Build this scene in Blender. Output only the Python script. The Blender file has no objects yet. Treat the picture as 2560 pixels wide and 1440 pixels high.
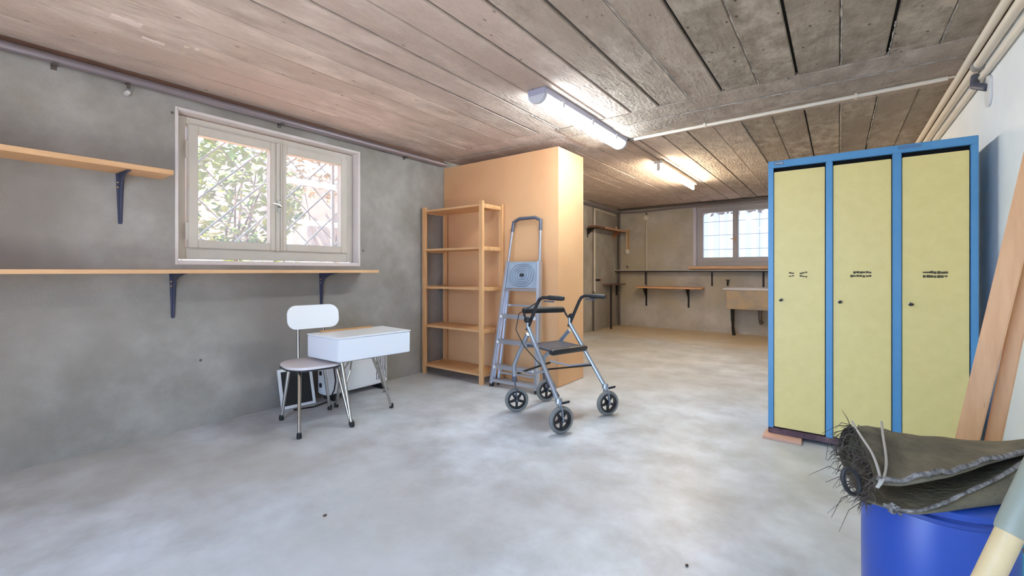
import bpy, bmesh, math, random
from mathutils import Vector, Matrix
random.seed(7)
sc = bpy.context.scene
C = sc.collection

# ------------------------------------------------------------------ camera
cam = bpy.data.cameras.new('camera'); cam_o = bpy.data.objects.new('camera', cam); C.objects.link(cam_o)
cam.sensor_width = 36; cam.lens = 1098/2560*36; cam.shift_y = -42/2560; cam.clip_start = 0.02
cam_o.location = (0, 0, 1.08); cam_o.rotation_euler = (math.pi/2, 0, math.atan(815/1098))
sc.camera = cam_o
# ------------------------------------------------------------------ world, sun, exposure
wd = bpy.data.worlds.new('world'); sc.world = wd; wd.use_nodes = True
bg = wd.node_tree.nodes['Background']
bg.inputs[0].default_value = (0.40, 0.63, 1.0, 1); bg.inputs[1].default_value = 6.4
sun = bpy.data.lights.new('sun', 'SUN'); sun.energy = 26.0; sun.angle = 0.01; sun.color = (1.0, 0.93, 0.82)
sun_o = bpy.data.objects.new('sun', sun); C.objects.link(sun_o); sun_o.rotation_euler = (math.radians(32), 0, math.radians(28))
sc.view_settings.view_transform = 'Standard'; sc.view_settings.look = 'None'
sc.view_settings.gamma = 1.0; sc.view_settings.use_curve_mapping = False
sc.view_settings.exposure = 1.1
sc.cycles.max_bounces = 10; sc.cycles.diffuse_bounces = 6; sc.cycles.transparent_max_bounces = 16
sc.cycles.sample_clamp_indirect = 6.0

# ------------------------------------------------------------------ room numbers (metres)
WL, WR, YF, YR, H = -3.57, 0.67, 8.4, -0.95, 2.33
COOL = (0.80, 0.92, 1.0); WARM = (1.0, 0.84, 0.62); ROSE = (1.0, 0.76, 0.64)
LAMP_A, LAMP_B, LAMP_FILL = 34.0, 40.0, 2.5

# ------------------------------------------------------------------ colour + materials
def lin(c):
    return tuple(((v/255)/12.92 if v/255 <= .04045 else (((v/255)+.055)/1.055)**2.4) for v in c)
MATS = {}
def mat(name, rgb, rough=.6, metal=0.0, rgb2=None, scale=6.0, stretch=(1,1,1), amount=1.0, bump=0.0, bscale=60.0,
        detail=6, spots=None, spot_scale=5.0, spot_size=.05, spec=.5, rand=0.0, coat=0.0, big=None, big_scale=.6, rough2=None, soft=.12):
    if name in MATS: return MATS[name]
    m = bpy.data.materials.new(name); m.use_nodes = True; nt = m.node_tree; N = nt.nodes; L = nt.links
    b = N['Principled BSDF']; a = lin(rgb)
    b.inputs['Roughness'].default_value = rough; b.inputs['Metallic'].default_value = metal
    b.inputs['Specular IOR Level'].default_value = spec
    b.inputs['Coat Weight'].default_value = coat
    b.inputs['Base Color'].default_value = (*a, 1)
    tc = N.new('ShaderNodeTexCoord'); mp = N.new('ShaderNodeMapping'); mp.inputs['Scale'].default_value = stretch
    L.new(tc.outputs['Object'], mp.inputs[0])
    vec = mp.outputs[0]
    if rand:
        oi = N.new('ShaderNodeObjectInfo'); ad = N.new('ShaderNodeVectorMath'); ad.operation = 'ADD'
        ms = N.new('ShaderNodeMath'); ms.operation = 'MULTIPLY'; ms.inputs[1].default_value = 37.0
        L.new(oi.outputs['Random'], ms.inputs[0]); L.new(vec, ad.inputs[0]); L.new(ms.outputs[0], ad.inputs[1]); vec = ad.outputs[0]
    col = None
    if rgb2 is not None:
        n = N.new('ShaderNodeTexNoise'); n.inputs['Scale'].default_value = scale; n.inputs['Detail'].default_value = detail
        n.inputs['Roughness'].default_value = .62
        L.new(vec, n.inputs['Vector'])
        cr = N.new('ShaderNodeValToRGB'); cr.color_ramp.elements[0].position = .5-.22/amount; cr.color_ramp.elements[1].position = .5+.22/amount
        cr.color_ramp.elements[0].color = (*a, 1); cr.color_ramp.elements[1].color = (*lin(rgb2), 1)
        L.new(n.outputs[0], cr.inputs[0]); col = cr.outputs[0]
        if rough2 is not None:
            mr = N.new('ShaderNodeMapRange'); mr.inputs[1].default_value = .35; mr.inputs[2].default_value = .65
            mr.inputs[3].default_value = rough; mr.inputs[4].default_value = rough2
            L.new(n.outputs[0], mr.inputs[0]); L.new(mr.outputs[0], b.inputs['Roughness'])
    if big is not None:
        n2 = N.new('ShaderNodeTexNoise'); n2.inputs['Scale'].default_value = big_scale; n2.inputs['Detail'].default_value = 4
        L.new(vec, n2.inputs['Vector'])
        r2 = N.new('ShaderNodeValToRGB'); r2.color_ramp.elements[0].position = .54-soft; r2.color_ramp.elements[1].position = .54+soft
        r2.color_ramp.elements[0].color = (0, 0, 0, 1); r2.color_ramp.elements[1].color = (1, 1, 1, 1)
        L.new(n2.outputs[0], r2.inputs[0])
        mx = N.new('ShaderNodeMix'); mx.data_type = 'RGBA'
        L.new(r2.outputs[0], mx.inputs[0])
        if col: L.new(col, mx.inputs[6])
        else: mx.inputs[6].default_value = (*a, 1)
        mx.inputs[7].default_value = (*lin(big), 1); col = mx.outputs[2]
    if spots is not None:
        v = N.new('ShaderNodeTexVoronoi'); v.inputs['Scale'].default_value = spot_scale
        L.new(vec, v.inputs['Vector'])
        r3 = N.new('ShaderNodeMapRange'); r3.inputs[1].default_value = spot_size*.4; r3.inputs[2].default_value = spot_size
        r3.inputs[3].default_value = 1; r3.inputs[4].default_value = 0
        L.new(v.outputs['Distance'], r3.inputs[0])
        m3 = N.new('ShaderNodeMix'); m3.data_type = 'RGBA'
        L.new(r3.outputs[0], m3.inputs[0])
        if col: L.new(col, m3.inputs[6])
        else: m3.inputs[6].default_value = (*a, 1)
        m3.inputs[7].default_value = (*lin(spots), 1); col = m3.outputs[2]
    if rand:
        hs = N.new('ShaderNodeHueSaturation'); mr = N.new('ShaderNodeMapRange')
        mr.inputs[3].default_value = 1-rand; mr.inputs[4].default_value = 1+rand
        L.new(oi.outputs['Random'], mr.inputs[0]); L.new(mr.outputs[0], hs.inputs['Value'])
        if col: L.new(col, hs.inputs['Color'])
        else: hs.inputs['Color'].default_value = (*a, 1)
        col = hs.outputs[0]
    if col: L.new(col, b.inputs['Base Color'])
    if bump:
        nb = N.new('ShaderNodeTexNoise'); nb.inputs['Scale'].default_value = bscale; nb.inputs['Detail'].default_value = 5
        L.new(vec, nb.inputs['Vector'])
        bp = N.new('ShaderNodeBump'); bp.inputs['Strength'].default_value = bump; bp.inputs['Distance'].default_value = .01
        L.new(nb.outputs[0], bp.inputs['Height']); L.new(bp.outputs[0], b.inputs['Normal'])
    MATS[name] = m; return m
def emit(name, rgb, strength):
    m = bpy.data.materials.new(name); m.use_nodes = True; b = m.node_tree.nodes['Principled BSDF']
    b.inputs['Base Color'].default_value = (.9, .9, .9, 1)
    b.inputs['Emission Color'].default_value = (*rgb, 1); b.inputs['Emission Strength'].default_value = strength
    return m
def glass(name, tint=(1, 1, 1), gl=.07, haze=0.0):
    m = bpy.data.materials.new(name); m.use_nodes = True; N = m.node_tree.nodes; L = m.node_tree.links
    N.remove(N['Principled BSDF'])
    t = N.new('ShaderNodeBsdfTransparent'); t.inputs[0].default_value = (*tint, 1)
    g = N.new('ShaderNodeBsdfGlossy'); g.inputs['Roughness'].default_value = .03
    mx = N.new('ShaderNodeMixShader'); mx.inputs[0].default_value = gl
    L.new(t.outputs[0], mx.inputs[1]); L.new(g.outputs[0], mx.inputs[2]); out = mx.outputs[0]
    if haze:
        d = N.new('ShaderNodeBsdfTranslucent'); d.inputs[0].default_value = (.95, .95, .95, 1)
        m2 = N.new('ShaderNodeMixShader'); m2.inputs[0].default_value = haze
        L.new(out, m2.inputs[1]); L.new(d.outputs[0], m2.inputs[2]); out = m2.outputs[0]
    L.new(out, N['Material Output'].inputs[0]); return m

M_wall = mat('cement_render', (142,136,127), .85, rgb2=(172,167,159), scale=2.6, amount=1.3, bump=.3, bscale=80,
             big=(134,125,116), big_scale=.8, spots=(88,82,76), spot_scale=2.6, spot_size=.035)
M_wallfar = mat('old_cement_render', (164,157,146), .9, rgb2=(198,190,178), scale=2.6, amount=1.2, bump=.35, bscale=60, big=(176,164,138), big_scale=1.1)
M_white_wall = mat('white_lime_paint', (226,229,228), .8, rgb2=(234,236,235), scale=3, bump=.15, bscale=80)
M_floor = mat('screed_floor', (166,168,170), .40, rgb2=(220,224,230), scale=3.2, amount=1.4, detail=12, bump=.25, bscale=6,
              big=(176,170,160), big_scale=.6, soft=.2, spots=(140,132,122), spot_scale=3.0, spot_size=.012, spec=.7)
def floor_ochre(m):
    # ochre tint on the floor towards the far wall, with a noisy edge
    nt = m.node_tree; N = nt.nodes; L = nt.links; b = N['Principled BSDF']; src = b.inputs['Base Color'].links[0].from_socket
    tc = N.new('ShaderNodeTexCoord'); sp = N.new('ShaderNodeSeparateXYZ'); L.new(tc.outputs['Object'], sp.inputs[0])
    n = N.new('ShaderNodeTexNoise'); n.inputs['Scale'].default_value = 1.4; n.inputs['Detail'].default_value = 6; L.new(tc.outputs['Object'], n.inputs['Vector'])
    ma = N.new('ShaderNodeMath'); ma.operation = 'MULTIPLY_ADD'; ma.inputs[1].default_value = 1.6; L.new(n.outputs[0], ma.inputs[0]); L.new(sp.outputs[1], ma.inputs[2])
    mr = N.new('ShaderNodeMapRange'); mr.inputs[1].default_value = 7.3; mr.inputs[2].default_value = 8.3; mr.inputs[4].default_value = .8; L.new(ma.outputs[0], mr.inputs[0])
    mx = N.new('ShaderNodeMix'); mx.data_type = 'RGBA'; L.new(mr.outputs[0], mx.inputs[0]); L.new(src, mx.inputs[6]); mx.inputs[7].default_value = (*lin((204,176,128)), 1)
    L.new(mx.outputs[2], b.inputs['Base Color'])
floor_ochre(M_floor)
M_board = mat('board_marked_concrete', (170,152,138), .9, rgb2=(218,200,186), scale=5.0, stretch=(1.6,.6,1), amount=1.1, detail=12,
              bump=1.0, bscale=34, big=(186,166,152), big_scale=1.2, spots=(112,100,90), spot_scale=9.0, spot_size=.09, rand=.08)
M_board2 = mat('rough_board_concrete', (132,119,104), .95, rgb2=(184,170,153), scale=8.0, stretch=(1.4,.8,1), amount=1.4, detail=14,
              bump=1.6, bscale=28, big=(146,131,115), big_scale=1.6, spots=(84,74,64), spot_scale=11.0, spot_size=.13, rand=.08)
M_board3 = mat('mid_board_concrete', (150,136,122), .92, rgb2=(200,185,170), scale=6.0, stretch=(1.5,.7,1), amount=1.25, detail=14,
              bump=1.3, bscale=30, big=(164,148,133), big_scale=1.4, spots=(98,87,77), spot_scale=10.0, spot_size=.10, rand=.06)  # tone and roughness between the other two board concretes
M_slab = mat('dark_joint_concrete', (26,23,21), .95)
M_fin = mat('cement_fin', (186,178,168), .9, rgb2=(120,110,100), scale=18)
M_reveal = mat('reveal_plaster', (226,218,212), .8, rgb2=(214,204,198), scale=4, bump=.1)
M_frame = mat('window_paint', (205,196,182), .5, rgb2=(196,187,172), scale=5)
M_frame2 = mat('grey_window_paint', (176,170,168), .55)
M_glass = glass('dimmed_window_glass', tint=(.62,.62,.60), haze=.06, gl=.04); M_glass2 = glass('dimmed_far_glass', tint=(.55,.56,.57), haze=.12, gl=.03)  # grey tint put into the panes to dim the bright outdoors
M_pine = mat('pine', (206,158,112), .5, rgb2=(226,182,134), scale=4, stretch=(9,1,9), amount=1.0)
M_pinez = mat('pine_upright', (200,148,98), .5, rgb2=(222,174,122), scale=4, stretch=(9,9,.8), amount=1.0, spots=(150,96,58), spot_scale=1.6, spot_size=.06)
M_pinex = mat('pine_shelf', (204,152,102), .5, rgb2=(224,176,124), scale=4, stretch=(.9,9,9), amount=1.0)
M_beech = mat('beech_plank', (206,150,98), .5, rgb2=(224,172,118), scale=5, stretch=(7,7,.7), amount=1.0, spots=(176,118,70), spot_scale=5, spot_size=.06)
M_hard = mat('hardboard', (214,166,120), .55, rgb2=(224,178,130), scale=2.2, bump=.06, bscale=160, big=(206,154,110), big_scale=1.1)
M_white = mat('white_laminate', (232,232,230), .3, spec=.5)
M_white2 = mat('white_enamel', (224,222,220), .4)
M_chrome = mat('chrome', (190,188,184), .18, metal=1.0)
M_alu = mat('brushed_aluminium', (196,198,206), .35, metal=.9)
M_silver = mat('silver_lacquer', (176,184,196), .3, metal=.75)
M_black = mat('black_rubber', (26,25,26), .55)
M_blackp = mat('black_plastic', (30,30,34), .4)
M_seat = mat('black_seat_vinyl', (62,70,84), .38)
M_tyre = mat('grey_tyre', (120,120,116), .7)
M_greyp = mat('grey_plastic', (128,140,154), .5, rgb2=(158,170,182), scale=9)
M_dgrey = mat('dark_grey_plastic', (84,86,98), .45)
M_iron = mat('bracket_iron', (76,78,100), .4, metal=.3)
M_diron = mat('dark_iron', (44,40,38), .6, metal=.4)
M_blue = mat('locker_blue', (78,140,184), .38, rgb2=(86,146,190), scale=8)
M_yellow = mat('locker_yellow', (230,210,138), .45, rgb2=(223,203,130), scale=14, bump=.03, bscale=200)
M_rust = mat('rusted_plinth', (70,46,52), .7, rgb2=(120,92,98), scale=14, amount=1.4)
M_void = mat('interior_shade', (10,10,11), .9)
M_barrel = mat('barrel_blue', (34,68,150), .35, spec=.5)
M_felt = mat('weathered_felt', (116,106,84), .7, rgb2=(36,33,31), scale=9, stretch=(1,1,1), amount=1.2, bump=.7, bscale=45, big=(108,98,74), big_scale=4)
M_feltedge = mat('felt_edge', (150,144,138), .8, rgb2=(70,64,60), scale=60, amount=1.5)
M_twine = mat('twine', (176,168,156), .8)
M_fibre = mat('dry_fibre', (96,84,74), .85, rgb2=(50,42,38), scale=20)
M_pole = mat('pale_pole_wood', (200,178,136), .5, rgb2=(182,158,114), scale=9, stretch=(3,3,1))
M_sleeve = mat('grey_green_sleeve', (128,132,118), .5)
M_pipe = mat('lead_pipe', (140,130,134), .38, metal=.45)
M_conduit = mat('cream_conduit', (226,214,196), .45)
M_dpipe = mat('old_steel_pipe', (104,96,90), .5, metal=.4)
M_copper = mat('copper_pipe', (168,120,92), .5, metal=.5)
M_trough = mat('stoneware_trough', (150,138,122), .6, rgb2=(168,154,134), scale=5, big=(186,158,118), big_scale=4)
M_rim = mat('worn_white_rim', (206,200,196), .45)
M_darkwood = mat('dark_stained_wood', (92,62,48), .6, rgb2=(120,84,64), scale=6, stretch=(5,1,5))
M_tan = mat('tan_wood', (196,150,98), .5)
M_leaf = mat('leaf', (72,106,32), .6, rgb2=(126,140,48), scale=5, rand=.0)
M_branch = mat('branch', (84,66,54), .8)
M_grille = mat('white_bar', (216,216,212), .5)
M_wire = mat('grey_wire', (150,146,140), .6)
M_terr = mat('terracotta_paving', (214,164,142), .8, rgb2=(228,186,166), scale=6)
M_gwall = mat('garden_render', (134,130,122), .85, rgb2=(118,108,98), scale=3)
M_stone = mat('garden_stone', (84,80,86), .85, rgb2=(112,102,96), scale=6)
M_panel = mat('grey_white_sheet', (138,150,160), .7)
M_teal = mat('light_blue_plastic', (92,190,214), .4)
M_label = mat('label_remnant', (60,52,40), .8, rgb2=(100,90,62), scale=40, amount=1.6)
M_tag = mat('grey_name_plate', (84,110,132), .4)
M_paper = mat('pale_print', (200,208,212), .6)

# ------------------------------------------------------------------ geometry helpers
class G:
    """collects shapes in world space; build() links them as ONE mesh object relative to a base point"""
    def __init__(s): s.v = []; s.f = []
    def add(s, vs, fs):
        o = len(s.v); s.v += [Vector(p) for p in vs]; s.f += [tuple(i+o for i in f) for f in fs]; return s
    def box(s, x0, x1, y0, y1, z0, z1):
        vs = [(x, y, z) for x in (x0, x1) for y in (y0, y1) for z in (z0, z1)]
        return s.add(vs, [(0,1,3,2),(4,6,7,5),(0,4,5,1),(2,3,7,6),(0,2,6,4),(1,5,7,3)])
    def obox(s, c, ax, ay, az):
        c, ax, ay, az = map(Vector, (c, ax, ay, az))
        vs = [c+i*ax+j*ay+k*az for i in (-1,1) for j in (-1,1) for k in (-1,1)]
        return s.add(vs, [(0,1,3,2),(4,6,7,5),(0,4,5,1),(2,3,7,6),(0,2,6,4),(1,5,7,3)])
    def beam(s, a, b, w, t, up=(0,0,1)):
        a, b = Vector(a), Vector(b); d = (b-a); u = Vector(up); sd = d.cross(u).normalized(); n = sd.cross(d).normalized()
        return s.obox((a+b)/2, d/2, sd*w/2, n*t/2)
    def tube(s, pts, r, n=10, caps=True, closed=False):
        pts = [Vector(p) for p in pts]; m = len(pts); rr = r if isinstance(r, (list, tuple)) else [r]*m
        o = len(s.v); prev = None
        for i, p in enumerate(pts):
            if closed: t = pts[(i+1) % m]-pts[i-1]
            else: t = (pts[min(i+1, m-1)]-pts[max(i-1, 0)])
            t.normalize()
            if prev is None:
                u = Vector((0,0,1)) if abs(t.z) < .9 else Vector((1,0,0)); a = t.cross(u).normalized()
            else:
                a = (prev - t*prev.dot(t)).normalized()
            prev = a; b = t.cross(a)
            for k in range(n):
                an = 2*math.pi*k/n; s.v.append(p+(a*math.cos(an)+b*math.sin(an))*rr[i])
        for i in range(m if closed else m-1):
            j = (i+1) % m
            for k in range(n): s.f.append((o+i*n+k, o+i*n+(k+1) % n, o+j*n+(k+1) % n, o+j*n+k))
        if caps and not closed:
            s.f.append(tuple(o+k for k in reversed(range(n)))); s.f.append(tuple(o+(m-1)*n+k for k in range(n)))
        return s
    def lathe(s, c, axis, prof, n=24, cap=True):
        """prof: list of (radius, distance along axis)"""
        c, ax = Vector(c), Vector(axis).normalized(); u = Vector((0,0,1)) if abs(ax.z) < .9 else Vector((1,0,0))
        a = ax.cross(u).normalized(); b = ax.cross(a); o = len(s.v); m = len(prof)
        for r, d in prof:
            for k in range(n):
                an = 2*math.pi*k/n; s.v.append(c+ax*d+(a*math.cos(an)+b*math.sin(an))*r)
        for i in range(m-1):
            for k in range(n): s.f.append((o+i*n+k, o+i*n+(k+1) % n, o+(i+1)*n+(k+1) % n, o+(i+1)*n+k))
        if cap:
            s.f.append(tuple(o+k for k in reversed(range(n)))); s.f.append(tuple(o+(m-1)*n+k for k in range(n)))
        return s
    def prism(s, pts, h):
        """polygon (3D points) swept by vector h"""
        pts = [Vector(p) for p in pts]; h = Vector(h); n = len(pts)
        return s.add(pts+[p+h for p in pts], [tuple(reversed(range(n))), tuple(range(n, 2*n))]+[(i, (i+1) % n, n+(i+1) % n, n+i) for i in range(n)])
    def build(s, name, m, parent=None, base=None, bevel=0.0, smooth=False, solid=0.0):
        if parent is not None: base = parent.get('_base') or parent.location
        base = Vector(base) if base is not None else Vector((0,0,0))
        me = bpy.data.meshes.new(name); me.from_pydata([tuple(v-base) for v in s.v], [], s.f)
        bm = bmesh.new(); bm.from_mesh(me); bmesh.ops.recalc_face_normals(bm, faces=bm.faces)
        if bevel:
            ed = [e for e in bm.edges if len(e.link_faces) == 2 and e.calc_face_angle() > .6]
            bmesh.ops.bevel(bm, geom=ed, offset=bevel, segments=2, affect='EDGES', clamp_overlap=True)
        bm.to_mesh(me); bm.free()
        if smooth:
            for p in me.polygons: p.use_smooth = True
        o = bpy.data.objects.new(name, me); C.objects.link(o); me.materials.append(m)
        if smooth:
            try: me.set_sharp_from_angle(angle=.7)
            except Exception: pass
        if solid:
            md = o.modifiers.new('solid', 'SOLIDIFY'); md.thickness = solid; md.offset = 0
        if parent is not None: o.parent = parent; o['_base'] = tuple(base)
        else: o.location = base; o['_base'] = tuple(base)
        return o
def thing(name, label, cat, loc, group=None):
    o = bpy.data.objects.new(name, None); C.objects.link(o); o.location = loc; o['_base'] = tuple(loc); o.empty_display_size = .1
    o['label'] = label; o['category'] = cat
    if group: o['group'] = group
    return o
def tag(o, label, cat, group=None):
    o['label'] = label; o['category'] = cat
    if group: o['group'] = group
    return o
def struct(name, g, m, base=(0,0,0), label=None, cat=None, parent=None, **k):
    o = g.build(name, m, parent, base, **k)
    if parent is None:
        o['kind'] = 'structure'
        if label: o['label'] = label
        if cat: o['category'] = cat
    return o
def arc(c, r, a0, a1, u, v, n=8):
    c, u, v = Vector(c), Vector(u), Vector(v)
    return [c+u*r*math.cos(a0+(a1-a0)*i/n)+v*r*math.sin(a0+(a1-a0)*i/n) for i in range(n+1)]
def rrect(c, u, v, a, b, r, n=5):
    """rounded rectangle outline, half sizes a (along u), b (along v)"""
    c, u, v = Vector(c), Vector(u), Vector(v); out = []
    for sx, sy, a0 in ((1,1,0), (-1,1,.5), (-1,-1,1), (1,-1,1.5)):
        cc = c+u*sx*(a-r)+v*sy*(b-r)
        out += [cc+u*r*math.cos(math.pi*(a0+.5*i/n))+v*r*math.sin(math.pi*(a0+.5*i/n)) for i in range(n+1)]
    return out

# ================================================================== STRUCTURE
struct('floor', G().box(WL-.3, WR+.3, YR-.3, YF+.3, -.12, 0), M_floor, label='grey screed concrete floor of the cellar room', cat='floor')
# window openings
A0, A1, AZ0, AZ1 = 1.03, 2.425, 1.125, 2.175          # left wall opening (y, z)
B0, B1, BZ0, BZ1 = -2.12, -0.70, 1.175, 2.235         # far wall opening (x, z)
T = .30
g = G(); g.box(WL-T, WL, YR-.3, A0, 0, H+.2).box(WL-T, WL, A1, YF+.3, 0, H+.2).box(WL-T, WL, A0, A1, 0, AZ0).box(WL-T, WL, A0, A1, AZ1, H+.2)
struct('wall_left', g, M_wall, label='grey cement rendered wall with the lattice window', cat='wall')
g = G(); g.box(WL, B0, YF, YF+T, 0, H+.2).box(B1, WR+.3, YF, YF+T, 0, H+.2).box(B0, B1, YF, YF+T, 0, BZ0).box(B0, B1, YF, YF+T, BZ1, H+.2)
struct('wall_far', g, M_wallfar, label='stained cement wall at the far end with the sink', cat='wall')
struct('wall_right', G().box(WR, WR+.25, YR-.3, YF, 0, H+.2), M_white_wall, label='white painted wall beside the lockers', cat='wall')
g = G(); g.box(WL, -1.65, YR-.2, YR, 0, H+.2).box(-.25, WR, YR-.2, YR, 0, H+.2).box(-1.65, -.25, YR-.2, YR, 2.15, H+.2)
struct('wall_rear', g, M_white_wall, label='wall behind the camera with an open doorway', cat='wall')
# ceiling slab and boards
ceil = struct('ceiling', G().box(WL-.3, WR+.3, YR-.3, YF+.3, H+.018, H+.25), M_slab, label='board-marked concrete ceiling', cat='ceiling')
ceil['_base'] = (0,0,0)
BW = .2185; x0 = -2.176
edges = []
x = x0
while x > WL+.05: x -= BW
edges = [WL]; x += BW
while x < WR-.05: edges.append(x); x += BW
edges.append(WR)
YB0, YB1 = 3.33, 4.06
def board(xa, xb, ya, yb, z0):
    j = random.uniform(0, .004)
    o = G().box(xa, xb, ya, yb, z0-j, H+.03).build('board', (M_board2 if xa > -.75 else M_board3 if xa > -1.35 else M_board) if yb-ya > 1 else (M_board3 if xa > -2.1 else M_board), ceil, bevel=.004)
    o.location = ((xa+xb)/2, (ya+yb)/2, 0)
    for v in o.data.vertices: v.co.x -= (xa+xb)/2; v.co.y -= (ya+yb)/2
    return o
for i in range(len(edges)-1):
    xa, xb = edges[i], edges[i+1]
    far_left = xb < -2.3
    ga_l = .0012 if xa < -2.25 else (.0075 if min(abs(xa-q) for q in (-2.176, -1.962, -1.521, -1.302, -1.084, -.647, -.210, .227)) < .03 else .002)
    ga_r = .0012 if xb < -2.25 else (.0075 if min(abs(xb-q) for q in (-2.176, -1.962, -1.521, -1.302, -1.084, -.647, -.210, .227)) < .03 else .002)
    for (ya, yb) in ((YR, YB0), (YB1, YF)):
        kk = .6 if ya > 4 else 1
        board(xa+ga_l*kk, xb-ga_r*kk, ya, yb, H-.002)
for k in range(3):                                    # cross boards of the poured beam strip
    ya = YB0+k*(YB1-YB0)/3; yb = ya+(YB1-YB0)/3
    board(WL, -2.0, ya+.001, yb-.001, H-.002); board(-2.0, WR, ya+.003, yb-.003, H-(.012 if k == 1 else .008))
def fin(a, b, w, name='cement_fin'):
    pts = []; n = 40
    g = G(); a, b = Vector(a), Vector(b); d = (b-a).normalized(); s = Vector((-d.y, d.x, 0))
    ring = []
    for i in range(n+1):
        p = a+(b-a)*i/n; j = random.uniform(-.003, .003); hh = random.uniform(.002, .010)
        ring.append((p-s*(w+j), p+Vector((0,0,-hh))+s*j, p+s*(w-j)))
    vs = [q for r in ring for q in r]; fs = []
    for i in range(n):
        for k in range(2): fs.append((3*i+k, 3*i+k+1, 3*i+4+k, 3*i+3+k))
    fs += [(3*i, 3*i+3, 3*i+5, 3*i+2) for i in range(n)]
    g.add(vs, fs); return g.build(name, M_fin, ceil)
for xx in (-.859, -.422, .015, .452): fin((xx, 1.0, H-.001), (xx, YB0, H-.001), .005)
for xx in (-1.743, -1.962, .233): fin((xx, 2.9, H-.001), (xx, YB0, H-.001), .003)
for xx in (-.64, .02, .23): fin((xx, YB1, H-.001), (xx, 5.6, H-.001), .004)
fin((-1.6, YB0+.243, H-.010), (.55, YB0+.243, H-.010), .004); fin((-1.4, YB0+.487, H-.010), (.2, YB0+.487, H-.010), .003)
pr_ = random.Random(31)
for (xa_, ya_, xb_, yb_) in ((-2.86, .55, -2.82, .67), (-2.98, .70, -2.96, .80), (-2.91, .87, -2.90, .89), (-2.895, .915, -2.885, .935)):
    n = 6; le_ = [(xa_+pr_.uniform(-.004, .004), ya_+(yb_-ya_)*k/n, H-.009) for k in range(n+1)]; ri_ = [(xb_+pr_.uniform(-.006, .006), ya_+(yb_-ya_)*k/n, H-.009) for k in range(n, -1, -1)]
    G().prism(le_+ri_, (0, 0, .006)).build('plaster_patch', mat('pale_plaster', (224,206,194), .9), ceil)
# hardboard-clad block in the left corner
BX, BY0, BY1, BH = -2.075, 3.515, 4.01, 2.235
blk = thing('hardboard_cladding', 'tall orange-tan hardboard-clad block in the corner behind the shelving unit', 'cladding', ((WL+BX)/2, BY0, 0))
G().box(WL+.004, BX-.012, BY0, BY0+.012, .004, BH).build('front_panel', M_hard, blk, bevel=.002)
G().box(BX-.012, BX, BY0+.0, BY1, .004, BH).build('side_panel', M_hard, blk, bevel=.002)
G().box(WL+.004, BX-.012, BY1-.012, BY1, .004, BH).build('rear_panel', M_hard, blk, bevel=.002)
G().box(WL+.004, BX-.012, BY0+.012, BY1-.012, BH-.014, BH-.002).build('top_panel', M_hard, blk)

# ================================================================== WINDOW 1 (left wall)
w1 = bpy.data.objects.new('window_1', None); C.objects.link(w1); w1.location = (WL, (A0+A1)/2, AZ0); w1['_base'] = tuple(w1.location)
w1['kind'] = 'structure'; w1['label'] = 'cream double casement window above the long wall shelf'; w1['category'] = 'window'
XF = WL-.085                                            # room face of the fixed frame
g = G(); e = .006
g.box(XF-.1, WL+.002, A0, A0+e, AZ0, AZ1).box(XF-.1, WL+.002, A1-e, A1, AZ0, AZ1).box(XF-.1, WL+.002, A0, A1, AZ1-e, AZ1)
g.build('reveal_lining', M_reveal, w1)
G().box(XF-.1, WL+.004, A0+e, A1-e, AZ0, AZ0+.03).build('window_sill', M_reveal, w1, bevel=.004)
for (ya, yb, za, zb) in ((A0-.012, A0, AZ0, AZ1+.012), (A1, A1+.012, AZ0, AZ1+.012), (A0, A1, AZ1, AZ1+.012)):
    G().box(WL-.004, WL+.004, ya, yb, za, zb).build('plaster_edge', M_reveal, w1)
FY0, FY1, FZ0, FZ1 = 1.04, 2.415, 1.165, 2.16
g = G(); fw = .062
g.box(XF-.06, XF, FY0, FY0+fw, FZ0, FZ1).box(XF-.06, XF, FY1-fw, FY1, FZ0, FZ1).box(XF-.06, XF, FY0+fw, FY1-fw, FZ0, FZ0+.085).box(XF-.06, XF, FY0+fw, FY1-fw, FZ1-.055, FZ1)
g.build('window_frame', M_frame, w1, bevel=.003)
YM = 1.728
def sash(y0, y1, z0, z1, gy0, gy1, gz0, gz1):
    g = G(); xa, xb = XF-.045, XF+.022
    g.box(xa, xb, y0, gy0, z0, z1).box(xa, xb, gy1, y1, z0, z1).box(xa, xb, gy0, gy1, z0, gz0).box(xa, xb, gy0, gy1, gz1, z1)
    o = g.build('sash', M_frame, w1, bevel=.004)
    G().box(XF-.022, XF-.018, gy0-.004, gy1+.004, gz0-.004, gz1+.004).build('pane', M_glass, o)
    return o
s1 = sash(1.112, 1.705, 1.245, 2.108, 1.172, 1.664, 1.302, 2.045)
s2 = sash(1.752, 2.345, 1.245, 2.108, 1.792, 2.285, 1.302, 2.045)
G().box(XF+.0, XF+.026, 1.706, 1.751, 1.24, 2.112).build('meeting_rail', M_frame, w1, bevel=.004)
G().tube([(XF+.034, 1.745, 1.25), (XF+.034, 1.745, 2.125)], .006, 8).build('espagnolette_rod', M_frame, w1, smooth=True)
hd = G(); hd.box(XF+.026, XF+.034, 1.715, 1.74, 1.555, 1.645).tube([(XF+.03, 1.728, 1.60), (XF+.065, 1.728, 1.60), (XF+.07, 1.70, 1.612), (XF+.07, 1.66, 1.615)], .008, 8)
hd.build('window_handle', M_chrome, w1, smooth=True)
for z in (1.36, 1.93):
    G().tube([(XF+.012, 1.106, z-.06), (XF+.012, 1.106, z+.06)], .010, 8).build('hinge', M_frame, w1, smooth=True)
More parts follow.
